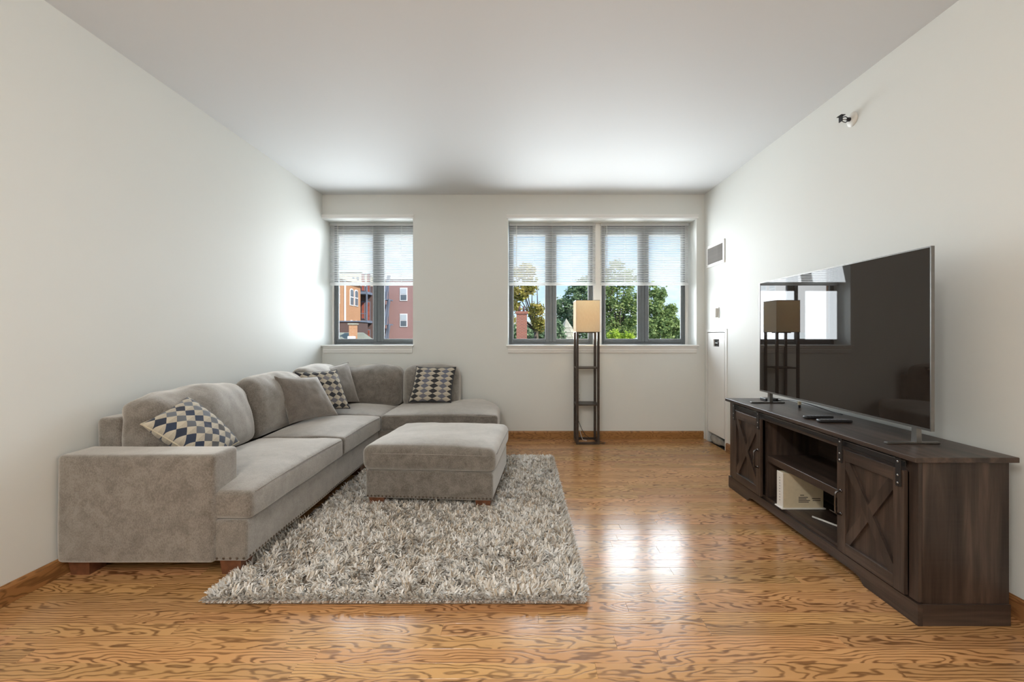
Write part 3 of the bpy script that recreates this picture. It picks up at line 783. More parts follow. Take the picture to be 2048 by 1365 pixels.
# plinth with shaped cut-outs
def plinth(y0, y1, x, d):
    L = y1 - y0; c = .30
    pl = [(y0, .001), (y0 + c, .001), (y0 + c + .03, .028), (y0 + c + .07, .036), (y1 - c - .07, .036), (y1 - c - .03, .028), (y1 - c, .001), (y1, .001), (y1, .086), (y0, .086)]
    pl2 = [(p, q) for p, q in pl]; pl2[-2] = (y1, .090); pl2[-1] = (y0, .090)
    return B().prism(pl2, x, x + d, 'X')
plinth(CY0 - .008, CY1 + .008, CX0 - .008, .02).make('plinth', 'w_y', con)
bx(CX0 + .012, CX1, CY0 - .008, CY0 + .012, .001, .090, .001).make('plinth', 'w_x', con)
bx(CX0 + .012, CX1, CY1 - .012, CY1 + .008, .001, .090, .001).make('plinth', 'w_x', con)
# barn rail + doors
rl = bx(CX0 - .010, CX0 - .004, CY0 + .052, CY1 - .084, .648, .672, .001).make('barn_rail', 'black_metal', con)
bx(CX0 - .016, CX0 - .003, CY0 + .052, CY1 - .084, .6725, .676, .001).make('rail_lip', 'chrome', rl)
for yy in (2.10, 2.55, 2.9, 3.3): bx(CX0 - .004, CX0 + .004, yy, yy + .015, .652, .668).make('rail_spacer', 'black_metal', rl)
for di, (y0, y1) in enumerate(DY):
    z0, z1 = .102, .634; xf = CX0 - .022; xb = CX0 - .004; st = .058
    d = empty('door', (xf, (y0 + y1) / 2, z0)); d.parent = con; d.location = Vector((xf, (y0 + y1) / 2, z0)) - ORG[con.name]
    bx(xf + .015, xb, y0 + .01, y1 - .01, z0 + .01, z1 - .01).make('panel', 'w_z', d)
    for a, c in ((y0, y0 + st), (y1 - st, y1)): bx(xf, xb, a, c, z0, z1, .0012).make('stile', 'w_z', d)
    for a, c in ((z0, z0 + st), (z1 - st, z1)): bx(xf, xb, y0 + st, y1 - st, a, c, .0012).make('rail', 'w_y', d)
    ya, yb_, za, zb_ = y0 + st, y1 - st, z0 + st, z1 - st; w = .046
    LL = math.hypot(yb_ - ya, zb_ - za); uy, uz = (yb_ - ya) / LL, (zb_ - za) / LL; ny, nz = -uz, uy
    def clipbar(p, q, x):
        # bar polygon clipped to the opening
        dy, dz = q[0] - p[0], q[1] - p[1]; l = math.hypot(dy, dz); n_ = (-dz / l * w / 2, dy / l * w / 2)
        poly = [(p[0] + n_[0] - dy, p[1] + n_[1] - dz), (q[0] + n_[0] + dy, q[1] + n_[1] + dz), (q[0] - n_[0] + dy, q[1] - n_[1] + dz), (p[0] - n_[0] - dy, p[1] - n_[1] - dz)]
        for k, lim, sg in ((0, ya, 1), (0, yb_, -1), (1, za, 1), (1, zb_, -1)):
            out = []
            for i in range(len(poly)):
                A, C = poly[i - 1], poly[i]; fa, fc = sg * (A[k] - lim), sg * (C[k] - lim)
                if (fa >= 0) != (fc >= 0):
                    t = fa / (fa - fc); out.append((A[0] + t * (C[0] - A[0]), A[1] + t * (C[1] - A[1])))
                if fc >= 0: out.append(C)
            poly = out
        return B().prism(poly, x, xf + .0155, 'X')
    clipbar((ya, za), (yb_, zb_), xf + .002).make('brace', 'w_z', d)
    clipbar((ya, zb_), (yb_, za), xf + .0024).make('brace', 'w_z', d)
    for yy in ((y0 + .012, y1 - .040) if di == 0 else (y0 + .012, y1 - .040)):
        h = bx(xf - .005, xf, yy, yy + .028, .560, .684, .001).make('hanger_strap', 'black_metal', d)
        bx(xf - .005, CX0 - .002, yy, yy + .028, .680, .685).add([], []).make('hanger_hook', 'black_metal', d)
    # pull handle on the stile beside the open bay
    hy = y1 - .030 if di == 0 else y0 + .030
    bp = B(); bp.tube([(xf, hy, .415), (xf - .012, hy, .415), (xf - .026, hy, .409), (xf - .030, hy, .398), (xf - .031, hy, .356), (xf - .030, hy, .314), (xf - .026, hy, .303), (xf - .012, hy, .297), (xf, hy, .297)], .0050, 8)
    bp.lathe([(.009, -.004), (.009, 0)], 10, (xf, hy, .415), 'X'); bp.lathe([(.009, -.004), (.009, 0)], 10, (xf, hy, .297), 'X')
    bp.make('handle', 'gunmetal', d, True)
    bolts = B()
for o in list(COL.objects):
    if o.name.startswith('hanger_strap') and o.parent:
        pass
bolt_me = B().lathe([(.0045, 0), (.0045, -.003), (.002, -.0045)], 8, (0, 0, 0), 'X').make('bolt', 'chrome'); bmesh_data = bolt_me.data; bpy.data.objects.remove(bolt_me)
for o in [o for o in COL.objects if o.name.startswith('hanger_strap')]:
    c = ORG[o.name]
    for dz in (-.048, -.014, .045):
        q = bpy.data.objects.new('bolt', bmesh_data); COL.objects.link(q); q.parent = o; q.location = (-.0025, 0, dz)

# ------------------------------------------------------------------ television
TX, TY0, TY1, TZ0, TZ1 = 1.835, 2.015, 3.470, .783, 1.617
tv = empty('television', (TX, 2.74, CZ), 'large thin flat screen television standing on the media console', 'television')
scr = bx(TX - .0005, TX + .0015, TY0 + .006, TY1 - .006, TZ0 + .010, TZ1 - .006).make('screen', 'tvscreen', tv)
b = B(); b.box(TX - .003, TX + .013, TY0, TY0 + .006, TZ0, TZ1); b.box(TX - .003, TX + .013, TY1 - .006, TY1, TZ0, TZ1)
b.box(TX - .003, TX + .013, TY0 + .006, TY1 - .006, TZ0, TZ0 + .010); b.box(TX - .003, TX + .013, TY0 + .006, TY1 - .006, TZ1 - .006, TZ1)
b.make('bezel', 'tvmetal', tv)
bx(TX + .002, TX + .013, TY0 + .006, TY1 - .006, TZ0 + .01, TZ1 - .006).make('rear_shell', 'tvback', tv)
bx(TX + .013, TX + .050, TY0 + .25, TY1 - .25, TZ0 + .02, TZ0 + .46, .008).make('rear_housing', 'tvback', tv)
for yy in (2.105, 3.345):
    f = B(); f.prism([(yy - .016, CZ + .009), (yy + .016, CZ + .009), (yy + .012, TZ0 + .004), (yy - .012, TZ0 + .004)], TX - .002, TX + .022, 'X')
    f = f.make('stand_post', 'tvmetal', tv)
    bx(TX - .135, TX + .115, yy - .011, yy + .011, CZ + .0005, CZ + .010, .002).make('stand_foot', 'tvmetal', f)
# remotes, streaming box, cable on the console top
def remote(loc, ang, label, L=.185, w=.042):
    o = empty('remote_control', (loc[0], loc[1], CZ), label, 'remote', 'remote controls on the console')
    bd = bx(loc[0] - L / 2, loc[0] + L / 2, loc[1] - w / 2, loc[1] + w / 2, CZ + .0005, CZ + .017, .006).make('body', 'plastic_b', o, True)
    for i in range(7):
        for j in (-1, 0, 1):
            bx(loc[0] - L * .38 + i * L * .115, loc[0] - L * .38 + i * L * .115 + .010, loc[1] + j * .011 - .004, loc[1] + j * .011 + .004, CZ + .0165, CZ + .0185, .0006).make('button', 'button', bd)
    o.rotation_euler = (0, 0, ang); return o
remote((1.815, 2.615, 0), math.radians(-3), 'black remote control nearest the camera on the console')
remote((1.800, 2.735, 0), math.radians(4), 'black remote control just behind another remote on the console', .175, .038)
sb = empty('media_player', (1.90, 3.47, CZ), 'small flat black media player behind the left foot of the television', 'media player')
bx(1.855, 1.955, 3.43, 3.51, CZ + .0005, CZ + .022, .003).make('body', 'plastic_b', sb)
bx(1.875, 1.935, 3.4285, 3.4300, CZ + .008, CZ + .014).make('front_port', 'button', sb)
cb = B(); path = []
for i in range(24):
    t = i / 23; path.append((1.957 + .055 * t + .010 * math.sin(t * 9), 3.45 - .62 * t, CZ + .006 + .030 * math.sin(math.pi * min(1, t * 1.15)) * (1 - t * .3)))
cb.tube(path, .0032, 6); cbo = cb.make('cable', 'plastic_b', None, True); tag(cbo, 'thin black cable arching over the console behind the television', 'cable')
B().box(1.955, 1.985, 3.440, 3.458, CZ + .001, CZ + .013, .002).make('plug', 'plastic_w', cbo)
ub = empty('usb_stick', (1.93, 3.13, CZ), 'tiny cream adapter standing on the console under the television', 'adapter')
bx(1.924, 1.936, 3.124, 3.136, CZ + .0005, CZ + .020, .001).make('plug', 'black_metal', ub); bx(1.921, 1.939, 3.121, 3.139, CZ + .020, CZ + .045, .002).make('body', 'carton', ub)

# router carton in the open bay
rb = empty('router', (1.80, 2.90, .104), 'white upright router box, yellowish light painted on its wide face, in the open console bay', 'router')
bx(1.668, 1.925, 2.872, 2.934, .1045, .332, .003).make('body', 'carton', rb)  # cream puts the yellowish light on this white face into the colour
bx(1.662, 1.668, 2.870, 2.936, .1045, .334, .002).make('front_panel', 'plastic_w', rb)
bx(1.652, 1.935, 2.862, 2.944, .1040, .1120, .002).make('base', 'plastic_w', rb)
for i in range(9): bx(1.6610, 1.6625, 2.898, 2.906, .150 + i * .018, .155 + i * .018).make('indicator', 'button', rb)
for k, (a, c, z) in enumerate(((1.775, 1.800, .190), (1.765, 1.825, .176), (1.765, 1.815, .166), (1.765, 1.838, .156), (1.850, 1.905, .168), (1.855, 1.905, .156), (1.765, 1.830, .146))):
    bx(a, c, 2.8712, 2.8722, z, z + .0045).make('print_line', 'ink', rb)
cw = B(); cw.tube([(1.935, 2.83, .116), (1.93, 2.76, .118), (1.90, 2.66, .150), (1.91, 2.56, .165), (1.95, 2.45, .15), (1.98, 2.40, .13)], .0028, 6)
tag(cw.make('ethernet_cable', 'plastic_w', None, True), 'thin white cable trailing behind the router box', 'cable')
cw = empty('power_plug', (1.845, 2.70, .106), 'white stick plug lying in the console bay beside the router box', 'plug')
B().tube([(1.765, 2.735, .1105), (1.835, 2.58, .1105)], .0058, 10).make('body', 'plastic_w', cw, True)
B().tube([(1.835, 2.58, .1105), (1.86, 2.525, .1105), (1.90, 2.46, .109), (1.97, 2.42, .108)], .0025, 6).make('cord', 'plastic_w', cw, True)

# ------------------------------------------------------------------ floor lamp with shelves
LW = .258; LX, LY = .600, 4.972; LG = .026
lamp = empty('floor_lamp', (LX + LW / 2, LY + LW / 2, 0), 'tall dark wood shelf floor lamp with glowing square linen shade', 'lamp')
LT = 1.594; SB = 1.246
for sx in (LX, LX + LW - LG):
    for sy in (LY, LY + LW - LG): bx(sx, sx + LG, sy, sy + LG, .001, SB + .01, .0015).make('leg', 'lampwood', lamp)
for z0, z1 in ((.001, .024),):
    for sy in (LY, LY + LW - LG): bx(LX + LG, LX + LW - LG, sy + .002, sy + LG - .002, z0, z1).make('base_rail', 'lampwood', lamp)
    for sx in (LX, LX + LW - LG): bx(sx + .002, sx + LG - .002, LY + LG, LY + LW - LG, z0, z1).make('base_rail', 'lampwood', lamp)
for z in (.430, .838): bx(LX + .004, LX + LW - .004, LY + .004, LY + LW - .004, z, z + .012, .001).make('shelf', 'lampwood', lamp)
b = B(); t = .002
b.box(LX - .001, LX + LW + .001, LY - .001 - t, LY - .001, SB, LT); b.box(LX - .001, LX + LW + .001, LY + LW + .001, LY + LW + .001 + t, SB, LT)
b.box(LX - .001 - t, LX - .001, LY - .001 - t, LY + LW + .001 + t, SB, LT); b.box(LX + LW + .001, LX + LW + .001 + t, LY - .001 - t, LY + LW + .001 + t, SB, LT)
sh = b.make('shade', 'shade', lamp)
b = B()
for z in (SB - .004, LT): 
    for sy in (LY - .004, LY + LW): b.box(LX - .004, LX + LW + .004, sy, sy + .004, z, z + .004)
    for sx in (LX - .004, LX + LW): b.box(sx, sx + .004, LY, LY + LW, z, z + .004)
b.make('shade_frame', 'lampwood', sh)
lc = (LX + LW / 2, LY + LW / 2)
B().box(LX + LG, LX + LW - LG, lc[1] - .012, lc[1] + .012, SB - .012, SB + .004).lathe([(.020, SB), (.020, SB + .06)], 12, (*lc, 0)).make('socket', 'lampwood', lamp)
B().lathe([(.012, SB + .06), (.016, SB + .085), (.030, SB + .12), (.030, SB + .14), (.018, SB + .165), (.002, SB + .17)], 14, (*lc, 0)).make('bulb', 'bulb', lamp, True)
B().tube([(lc[0] - .03, lc[1] - .06, SB), (lc[0] - .03, lc[1] - .062, SB - .02)], .0015, 5).make('pull_chain', 'chrome', lamp)
lg = light('lamp_bulb_light', 'POINT', (lc[0], lc[1], SB + .14), (0, 0, 0), 34.0, (1.0, .78, .48), shadow_soft_size=.03)
lg.parent = lamp; lg.location = Vector((lc[0], lc[1], SB + .14)) - ORG[lamp.name]
# lamp cord
pts = []
for i in range(20):
    t = i / 19; pts.append((LX + .02 - .030 * math.sin(math.pi * t), LY + .14, .44 - .15 * t))
pts += [(LX + .04, LY + .15, .24), (LX + .08, LY + .17, .14), (LX + .13, LY + .19, .06), (LX + .19, LY + .2, .02), (LX + .28, LY + .12, .008), (LX + .33, LY + .06, .006), (LX + .31, LY + .02, .006), (LX + .25, LY + .05, .006)]
B().tube(pts, .0032, 6).make('cord', 'plastic_b', lamp, True)

# outlet on the far wall
ot = empty('wall_outlet', (.665, YB, .49), 'white double wall outlet behind the floor lamp', 'outlet')
bx(.630, .700, YB - .006, YB, .435, .550, .002).make('plate', 'plastic_w', ot)
for z in (.470, .515):
    r_ = bx(.650, .680, YB - .0085, YB - .005, z - .016, z + .016, .003).make('receptacle', 'plastic_w', ot)
    for dx in (-.006, .006): bx(.665 + dx - .0012, .665 + dx + .0012, YB - .0092, YB - .008, z - .006, z + .006).make('slot', 'ink', r_)
pl = empty('plug_adapter', (.66, 5.22, .16), 'white plug lying loose against the baseboard behind the floor lamp', 'plug')
bx(.645, .690, 5.196, 5.222, .105, .140, .004, Matrix.Rotation(.6, 3, 'Y'), (.667, 5.21, .12)).make('body', 'plastic_w', pl)
B().tube([(.665, 5.214, .125), (.68, 5.205, .06), (.70, 5.19, .004), (.74, 5.15, .004)], .003, 6).make('cord', 'plastic_w', pl, True)

# ------------------------------------------------------------------ right wall fittings
vt = empty('wall_vent', (XR, 4.945, 2.09), 'white framed wall vent with grey louvres near the ceiling corner', 'vent')
y0, y1, z0, z1 = 4.72, 5.175, 1.975, 2.225
b = B(); fr = .035
b.box(XR - .010, XR, y0, y0 + fr, z0, z1, .002); b.box(XR - .010, XR, y1 - fr, y1, z0, z1, .002); b.box(XR - .010, XR, y0 + fr, y1 - fr, z0, z0 + fr, .002); b.box(XR - .010, XR, y0 + fr, y1 - fr, z1 - fr, z1, .002)
b.make('frame', 'trim', vt)
bx(XR - .0015, XR - .0005, y0 + fr, y1 - fr, z0 + fr, z1 - fr).make('backing', 'ventgrey', vt)
lou = B().box(-.006, .004, -.0045, .0005, -(z1 - z0) / 2 + fr, (z1 - z0) / 2 - fr, rot=Matrix.Rotation(.5, 3, 'Z'), piv=(0, 0, 0)).make('louvre', 'ventgrey'); lme = lou.data; bpy.data.objects.remove(lou)
for i in range(28): link('louvre', lme, vt, (XR - .005, y0 + fr + .008 + i * (y1 - y0 - 2 * fr - .012) / 27, (z0 + z1) / 2))
for yy, zz in ((y0 + .018, z0 + .018), (y1 - .018, z0 + .018), (y0 + .018, z1 - .018), (y1 - .018, z1 - .018)):
    B().lathe([(.005, -.0115), (.005, -.009)], 8, (XR, yy, zz), 'X').make('screw', 'chrome', vt)
th = empty('thermostat', (XR, 4.93, 1.45), 'small white thermostat box between the vent and the access panel', 'thermostat')
bx(XR - .006, XR, 4.86, 5.00, 1.395, 1.515, .003).make('back_plate', 'plastic_w', th)
bx(XR - .030, XR - .006, 4.885, 4.985, 1.405, 1.505, .004).make('cover', 'plastic_w', th)
# access panel
ap = empty('access_panel', (XR, 4.93, 0), 'loose white access panel leaning in its wall recess beside the console', 'panel')
b = B(); f0, f1 = NY0 - .030, NY1 + .022
b.box(XR - .006, XR + .012, f0, NY0 + .012, .001, NZ1 + .02); b.box(XR - .006, XR + .012, NY1 - .01, f1, .001, NZ1 + .02); b.box(XR - .006, XR + .012, NY0 + .012, NY1 - .01, NZ1 - .01, NZ1 + .02)
b.make('frame', 'trim', ap)
pa = B(); la, lb, lz0, lz1, lx0, lx1 = NY0 + .035, NY1 - .025, .115, NZ1 - .018, XR - .002, XR + .012
hy0, hy1, hz0, hz1 = 4.86, 5.00, 1.085, 1.165
pa.box(lx0, lx1, la, hy0, lz0, lz1); pa.box(lx0, lx1, hy1, lb, lz0, lz1); pa.box(lx0, lx1, hy0, hy1, lz0, hz0); pa.box(lx0, lx1, hy0, hy1, hz1, lz1)
leaf = pa.make('leaf', 'trim', ap)
hb = B(); hb.box(lx1 - .001, lx1 + .02, hy0 - .005, hy1 + .005, hz0 - .005, hz1 + .005); hb.make('handle_cup', 'dark', leaf)
B().tube([(lx0 + .006, 4.885, 1.15), (lx0 + .004, 4.90, 1.12), (lx0 + .004, 4.96, 1.125), (lx0 + .008, 4.985, 1.11)], .006, 8).make('latch', 'chrome', leaf, True)
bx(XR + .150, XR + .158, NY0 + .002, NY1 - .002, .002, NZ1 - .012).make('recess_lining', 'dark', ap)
for z in (.30, .42, .54, .66): bx(XR + .02, XR + .045, NY0 + .005, NY0 + .03, z, z + .012).make('pipe_clip', 'carton', ap)
B().tube([(XR + .05, NY0 + .02, .004), (XR + .05, NY0 + .02, NZ1 - .02)], .012, 8).make('pipe', 'black_metal', ap, True)
# felt bundle at the foot of the recess
V, F = soft_box((.045, .20, .035), .03, (5, 18, 4))
V = np.array([(v[0] * (1 + .3 * math.sin(v[1] * 20)), v[1], v[2] * (1 + .35 * math.sin(v[1] * 13 + 1)) + .008 * fbm(v, 14)) for v in V])
V[:, 2] -= V[:, 2].min()
tag(mk('felt_bundle', V + np.array([XR + .045, 4.93, .002]), F, 'rag', None, True), 'grey felt bundle stuffed under the access panel', 'insulation')
# sprinkler head
sp = empty('fire_sprinkler', (XR, 2.90, 2.605), 'side wall fire sprinkler head with white escutcheon high on the right wall', 'sprinkler')
B().lathe([(.046, 0), (.046, -.004), (.038, -.012), (.022, -.016), (.014, -.018)], 24, (XR, 2.90, 2.605), 'X').make('escutcheon', 'plastic_w', sp, True)
B().lathe([(.013, -.014), (.013, -.030), (.010, -.034)], 14, (XR, 2.90, 2.605), 'X').make('body', 'black_metal', sp, True)
b = B()
for s_ in (-1, 1): b.tube([(XR - .03, 2.90, 2.605 + s_ * .010), (XR - .045, 2.90, 2.605 + s_ * .019), (XR - .062, 2.90, 2.605 + s_ * .014), (XR - .074, 2.90, 2.605 + s_ * .004)], .0028, 6)
b.make('yoke', 'black_metal', sp, True)
B().tube([(XR - .03, 2.90, 2.605), (XR - .066, 2.90, 2.605)], .0024, 6).make('glass_bulb', 'nail', sp, True)
b = B(); b.box(XR - .088, XR - .060, 2.878, 2.922, 2.626, 2.629); b.box(XR - .078, XR - .074, 2.884, 2.916, 2.590, 2.626)
b.make('deflector', 'black_metal', sp)

# fill lights added on the unseen rear ceiling to brighten the room
for x, y, wh in ((-.75, -.35, 'nearest the photographer'), (-.75, -1.35, 'in the middle of its row'), (-.75, -2.4, 'nearest the rear wall')):
    cl = empty('added_fill_light', (x, y, ZC), 'added round fill dome on the ceiling behind the camera ' + wh, 'fill light', 'added fill lights')
    B().lathe([(.20, 0), (.20, -.025), (.185, -.03)], 28, (x, y, ZC - .001), 'Z').make('base', 'trim', cl, True)
    B().lathe([(.178, -.028), (.165, -.06), (.12, -.085), (.05, -.097), (.004, -.099)], 28, (x, y, ZC - .001), 'Z').make('dome', 'dome', cl, True)

# ------------------------------------------------------------------ outside: ground, buildings, trees
GZ = -9.0
M['grass'] = plain('yard_ground', (.10, .12, .06), .9, var=.4, scale=.6)
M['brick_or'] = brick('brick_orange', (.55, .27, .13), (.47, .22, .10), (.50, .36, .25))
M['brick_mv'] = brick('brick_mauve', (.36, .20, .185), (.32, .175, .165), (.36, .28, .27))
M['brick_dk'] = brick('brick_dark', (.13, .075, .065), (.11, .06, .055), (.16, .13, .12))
M['brick_ch'] = brick('brick_chimney', (.33, .10, .06), (.25, .08, .055), (.38, .28, .23), 1.0)
M['cream'] = plain('cream_wall', (.68, .62, .48), .8, var=.08, scale=.5)
M['whitewall'] = plain('white_wall', (.72, .72, .74), .8, var=.05, scale=.5)
M['slate'] = plain('slate_shingle', (.36, .345, .27), .8, var=.15, scale=3)
M['greyroof'] = plain('grey_green_roof', (.24, .25, .20), .9, var=.15, scale=2)
M['winpane'] = plain('far_window_pane', (.12, .15, .18), .1)
M['winblind'] = plain('far_window_blind', (.45, .50, .55), .7)
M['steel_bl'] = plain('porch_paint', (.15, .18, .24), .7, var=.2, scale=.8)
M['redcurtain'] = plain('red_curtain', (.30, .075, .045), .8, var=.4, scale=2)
S(bx(-90, 90, 7, 130, GZ - .2, GZ).make('ground', 'grass'), 'ground of the yards and street outside far below', 'ground')
def P(px, py, Y): return ((px - VPX) * Y / FPX, Y, EYE - (py - VPY) * Y / FPX)
# A: sunlit orange brick flank (faces +x)
ax_ = -18.06
A = empty('brick_apartment_house', (ax_ - 4, 44, GZ), 'sunlit orange brick apartment house with paired arched windows seen through the single window', 'building')
bx(ax_ - 9, ax_, 36, 50.3, GZ, 6.7).make('wall', 'brick_or', A)
bx(ax_ - 9.2, ax_ + .35, 35.8, 50.6, 6.7, 7.05).make('cornice', 'cream', A)
bx(ax_ - 9, ax_ - .3, 36, 50.3, 7.05, 7.3).make('parapet', 'cream', A)
def side_window(parent, y0, y1, z0, z1):
    n = 8; ym = (y0 + y1) / 2; r = (y1 - y0) / 2; arc = [(ym + r * math.cos(math.pi * i / n), z1 - r * .5 + r * .5 * math.sin(math.pi * i / n)) for i in range(n + 1)]
    w = B().prism([(y0 - .09, z0 - .09), (y1 + .09, z0 - .09)] + [(ym + (p - ym) * 1.2, z1 - r * .5 + (q - (z1 - r * .5)) * 1.4 + .04) for p, q in arc], ax_ - .05, ax_ + .06, 'X').make('window', 'whitewall', parent)
    B().prism([(y0, z0), (y1, z0)] + arc, ax_ + .055, ax_ + .075, 'X').make('pane', 'winpane', w)
    bx(ax_ + .07, ax_ + .10, y0, y1, (z0 + z1) / 2 - .05, (z0 + z1) / 2 + .05).make('meeting_rail', 'whitewall', w)
for yy in (38.6, 40.0, 42.4, 43.6, 47.25, 48.55):
    for zz in (4.35, 1.0, -2.4): side_window(A, yy, yy + .8, zz, zz + 1.6)
B().tube([(ax_ + .12, 45.6, GZ), (ax_ + .12, 45.6, 6.7)], .10, 8).make('downspout', 'whitewall', A, True)
# B: dark porches in shade between A and C
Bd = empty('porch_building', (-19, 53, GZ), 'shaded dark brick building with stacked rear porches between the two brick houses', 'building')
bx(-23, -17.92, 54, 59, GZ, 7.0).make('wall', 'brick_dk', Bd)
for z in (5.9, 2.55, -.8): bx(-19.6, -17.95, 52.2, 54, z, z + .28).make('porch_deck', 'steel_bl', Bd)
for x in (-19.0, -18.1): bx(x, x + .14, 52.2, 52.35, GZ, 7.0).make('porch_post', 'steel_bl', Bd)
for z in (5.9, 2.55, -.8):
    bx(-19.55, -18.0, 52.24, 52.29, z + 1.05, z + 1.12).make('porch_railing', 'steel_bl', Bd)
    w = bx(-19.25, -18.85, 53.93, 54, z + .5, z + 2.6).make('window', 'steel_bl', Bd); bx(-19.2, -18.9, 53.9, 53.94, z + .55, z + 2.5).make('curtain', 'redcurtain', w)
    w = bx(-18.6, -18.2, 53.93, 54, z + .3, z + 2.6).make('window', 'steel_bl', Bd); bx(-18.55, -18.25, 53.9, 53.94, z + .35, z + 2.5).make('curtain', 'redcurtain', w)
# outside stair (fire escape)
fe = empty('fire_escape', (-18, 58, GZ), 'blue-grey steel stair tower in the shade beside the mauve brick house', 'stairs')
for k in range(4):
    z = -4 + k * 3.2
    bx(-17.75, -17.05, 57.5, 59.5, z, z + .15).make('landing', 'steel_bl', fe)
    V = [(-17.75, 57.6, z + .15), (-17.55, 57.6, z + .15), (-17.05, 57.6, z + 3.2), (-17.25, 57.6, z + 3.2)]
    B().prism([(p[0], p[2]) for p in V], 57.6, 58.4, 'Y').make('stair_flight', 'steel_bl', fe)
    for i in range(6): bx(-17.73 + i * .13, -17.70 + i * .13, 57.5, 57.53, z + .15, z + 1.1).make('baluster', 'steel_bl', fe)
for x in (-17.75, -17.1): bx(x, x + .08, 57.5, 57.58, GZ, 8.6).make('post', 'steel_bl', fe)
# C: mauve brick house in shade, facing the window
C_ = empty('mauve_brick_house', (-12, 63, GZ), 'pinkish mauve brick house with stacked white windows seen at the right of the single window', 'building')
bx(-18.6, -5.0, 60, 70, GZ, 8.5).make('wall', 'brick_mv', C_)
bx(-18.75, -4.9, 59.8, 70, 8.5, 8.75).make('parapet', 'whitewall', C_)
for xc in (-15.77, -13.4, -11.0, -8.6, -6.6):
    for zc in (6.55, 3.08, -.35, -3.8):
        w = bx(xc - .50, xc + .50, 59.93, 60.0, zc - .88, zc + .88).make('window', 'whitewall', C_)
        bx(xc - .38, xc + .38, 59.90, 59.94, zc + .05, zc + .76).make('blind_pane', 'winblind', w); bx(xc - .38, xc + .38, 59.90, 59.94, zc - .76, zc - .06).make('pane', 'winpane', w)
# distant pale blocks above the roofs
D = empty('distant_cream_block', (-32, 80, GZ), 'distant cream apartment block behind the orange brick roofline', 'building')
bx(-40, -28.6, 80, 92, GZ, 12.2).make('wall', 'cream', D); bx(-40, -28.4, 79.8, 92, 12.2, 12.6).make('parapet', 'whitewall', D)
for i in range(4):
    for z in (10.2, 7.6): bx(-31.8 + i * .8, -31.4 + i * .8, 79.93, 80, z, z + 1.3).make('window', 'winpane', D)
D2 = empty('distant_white_block', (-22, 90, GZ), 'distant white flat-roofed block behind the mauve house', 'building')
bx(-28.4, -21.4, 90, 98, GZ, 10.9).make('wall', 'whitewall', D2); bx(-27.9, -25.0, 91, 95, 10.9, 12.0).make('roof_hut', 'whitewall', D2)
for i in range(6):
    for z in (9.0, 6.4): bx(-28.0 + i * 1.1, -27.4 + i * 1.1, 89.93, 90, z, z + 1.2).make('window', 'winpane', D2)
# low dark brick house and its grey roof with the stub chimney
Lw = empty('hip_roof_house', (-9.5, 21, GZ), 'low house with a grey-green hip roof below the single window', 'building')
V = [(-12.5, 20.3, 1.30), (-7.15, 20.3, 1.30), (-6.2, 18.3, .15), (-13.5, 18.3, .15), (-6.2, 22.3, .15), (-13.5, 22.3, .15)]
mk('roof', V, [(0, 3, 2, 1), (1, 2, 4), (0, 1, 4, 5), (0, 5, 3), (3, 5, 4, 2)], 'greyroof', Lw)
bx(-13.2, -6.5, 18.6, 22.0, GZ, .15).make('wall', 'brick_dk', Lw)
ch = bx(-7.52, -7.26, 19.55, 19.85, .9, 1.66).make('chimney', 'brick_or', Lw); bx(-7.56, -7.22, 19.51, 19.89, 1.64, 1.70).make('chimney_cap', 'slate', ch)
bx(-7.50, -7.22, 19.30, 19.56, .98, 1.14, .03).make('flashing', 'whitewall', Lw)
Bk = empty('shaded_foot_block', (-17.2, 43, GZ), 'dark brick block in place of the shaded foot of the orange brick house', 'building')  # dark brick stands in for shade on the orange house's base
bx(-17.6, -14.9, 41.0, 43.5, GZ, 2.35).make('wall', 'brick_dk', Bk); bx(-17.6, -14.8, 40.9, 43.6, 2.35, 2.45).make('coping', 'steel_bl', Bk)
# brick chimney in front of the trees
Ch = empty('brick_chimney_house', (0, 26, GZ), 'red brick chimney stack rising over a roof outside the double window', 'chimney')
bx(-.32, .29, 26, 26.5, -1.0, 2.40).make('stack', 'brick_ch', Ch); bx(-.37, .34, 25.95, 26.55, 2.40, 2.55).make('cap', 'brick_ch', Ch)
for x in (-.14, .1): B().lathe([(.07, 2.55), (.06, 2.85)], 10, (x, 26.25, 0)).make('flue', 'brick_dk', Ch, True)
mk('roof', [(-4, 24, -.6), (1.2, 24, -.6), (1.2, 26.5, .62), (-4, 26.5, .62), (1.2, 29, -.6), (-4, 29, -.6)], [(0, 1, 2, 3), (3, 2, 4, 5), (0, 3, 5), (1, 4, 2)], 'greyroof', Ch)
bx(-3.8, 1.0, 24.3, 28.7, GZ, -.6).make('wall', 'whitewall', Ch)
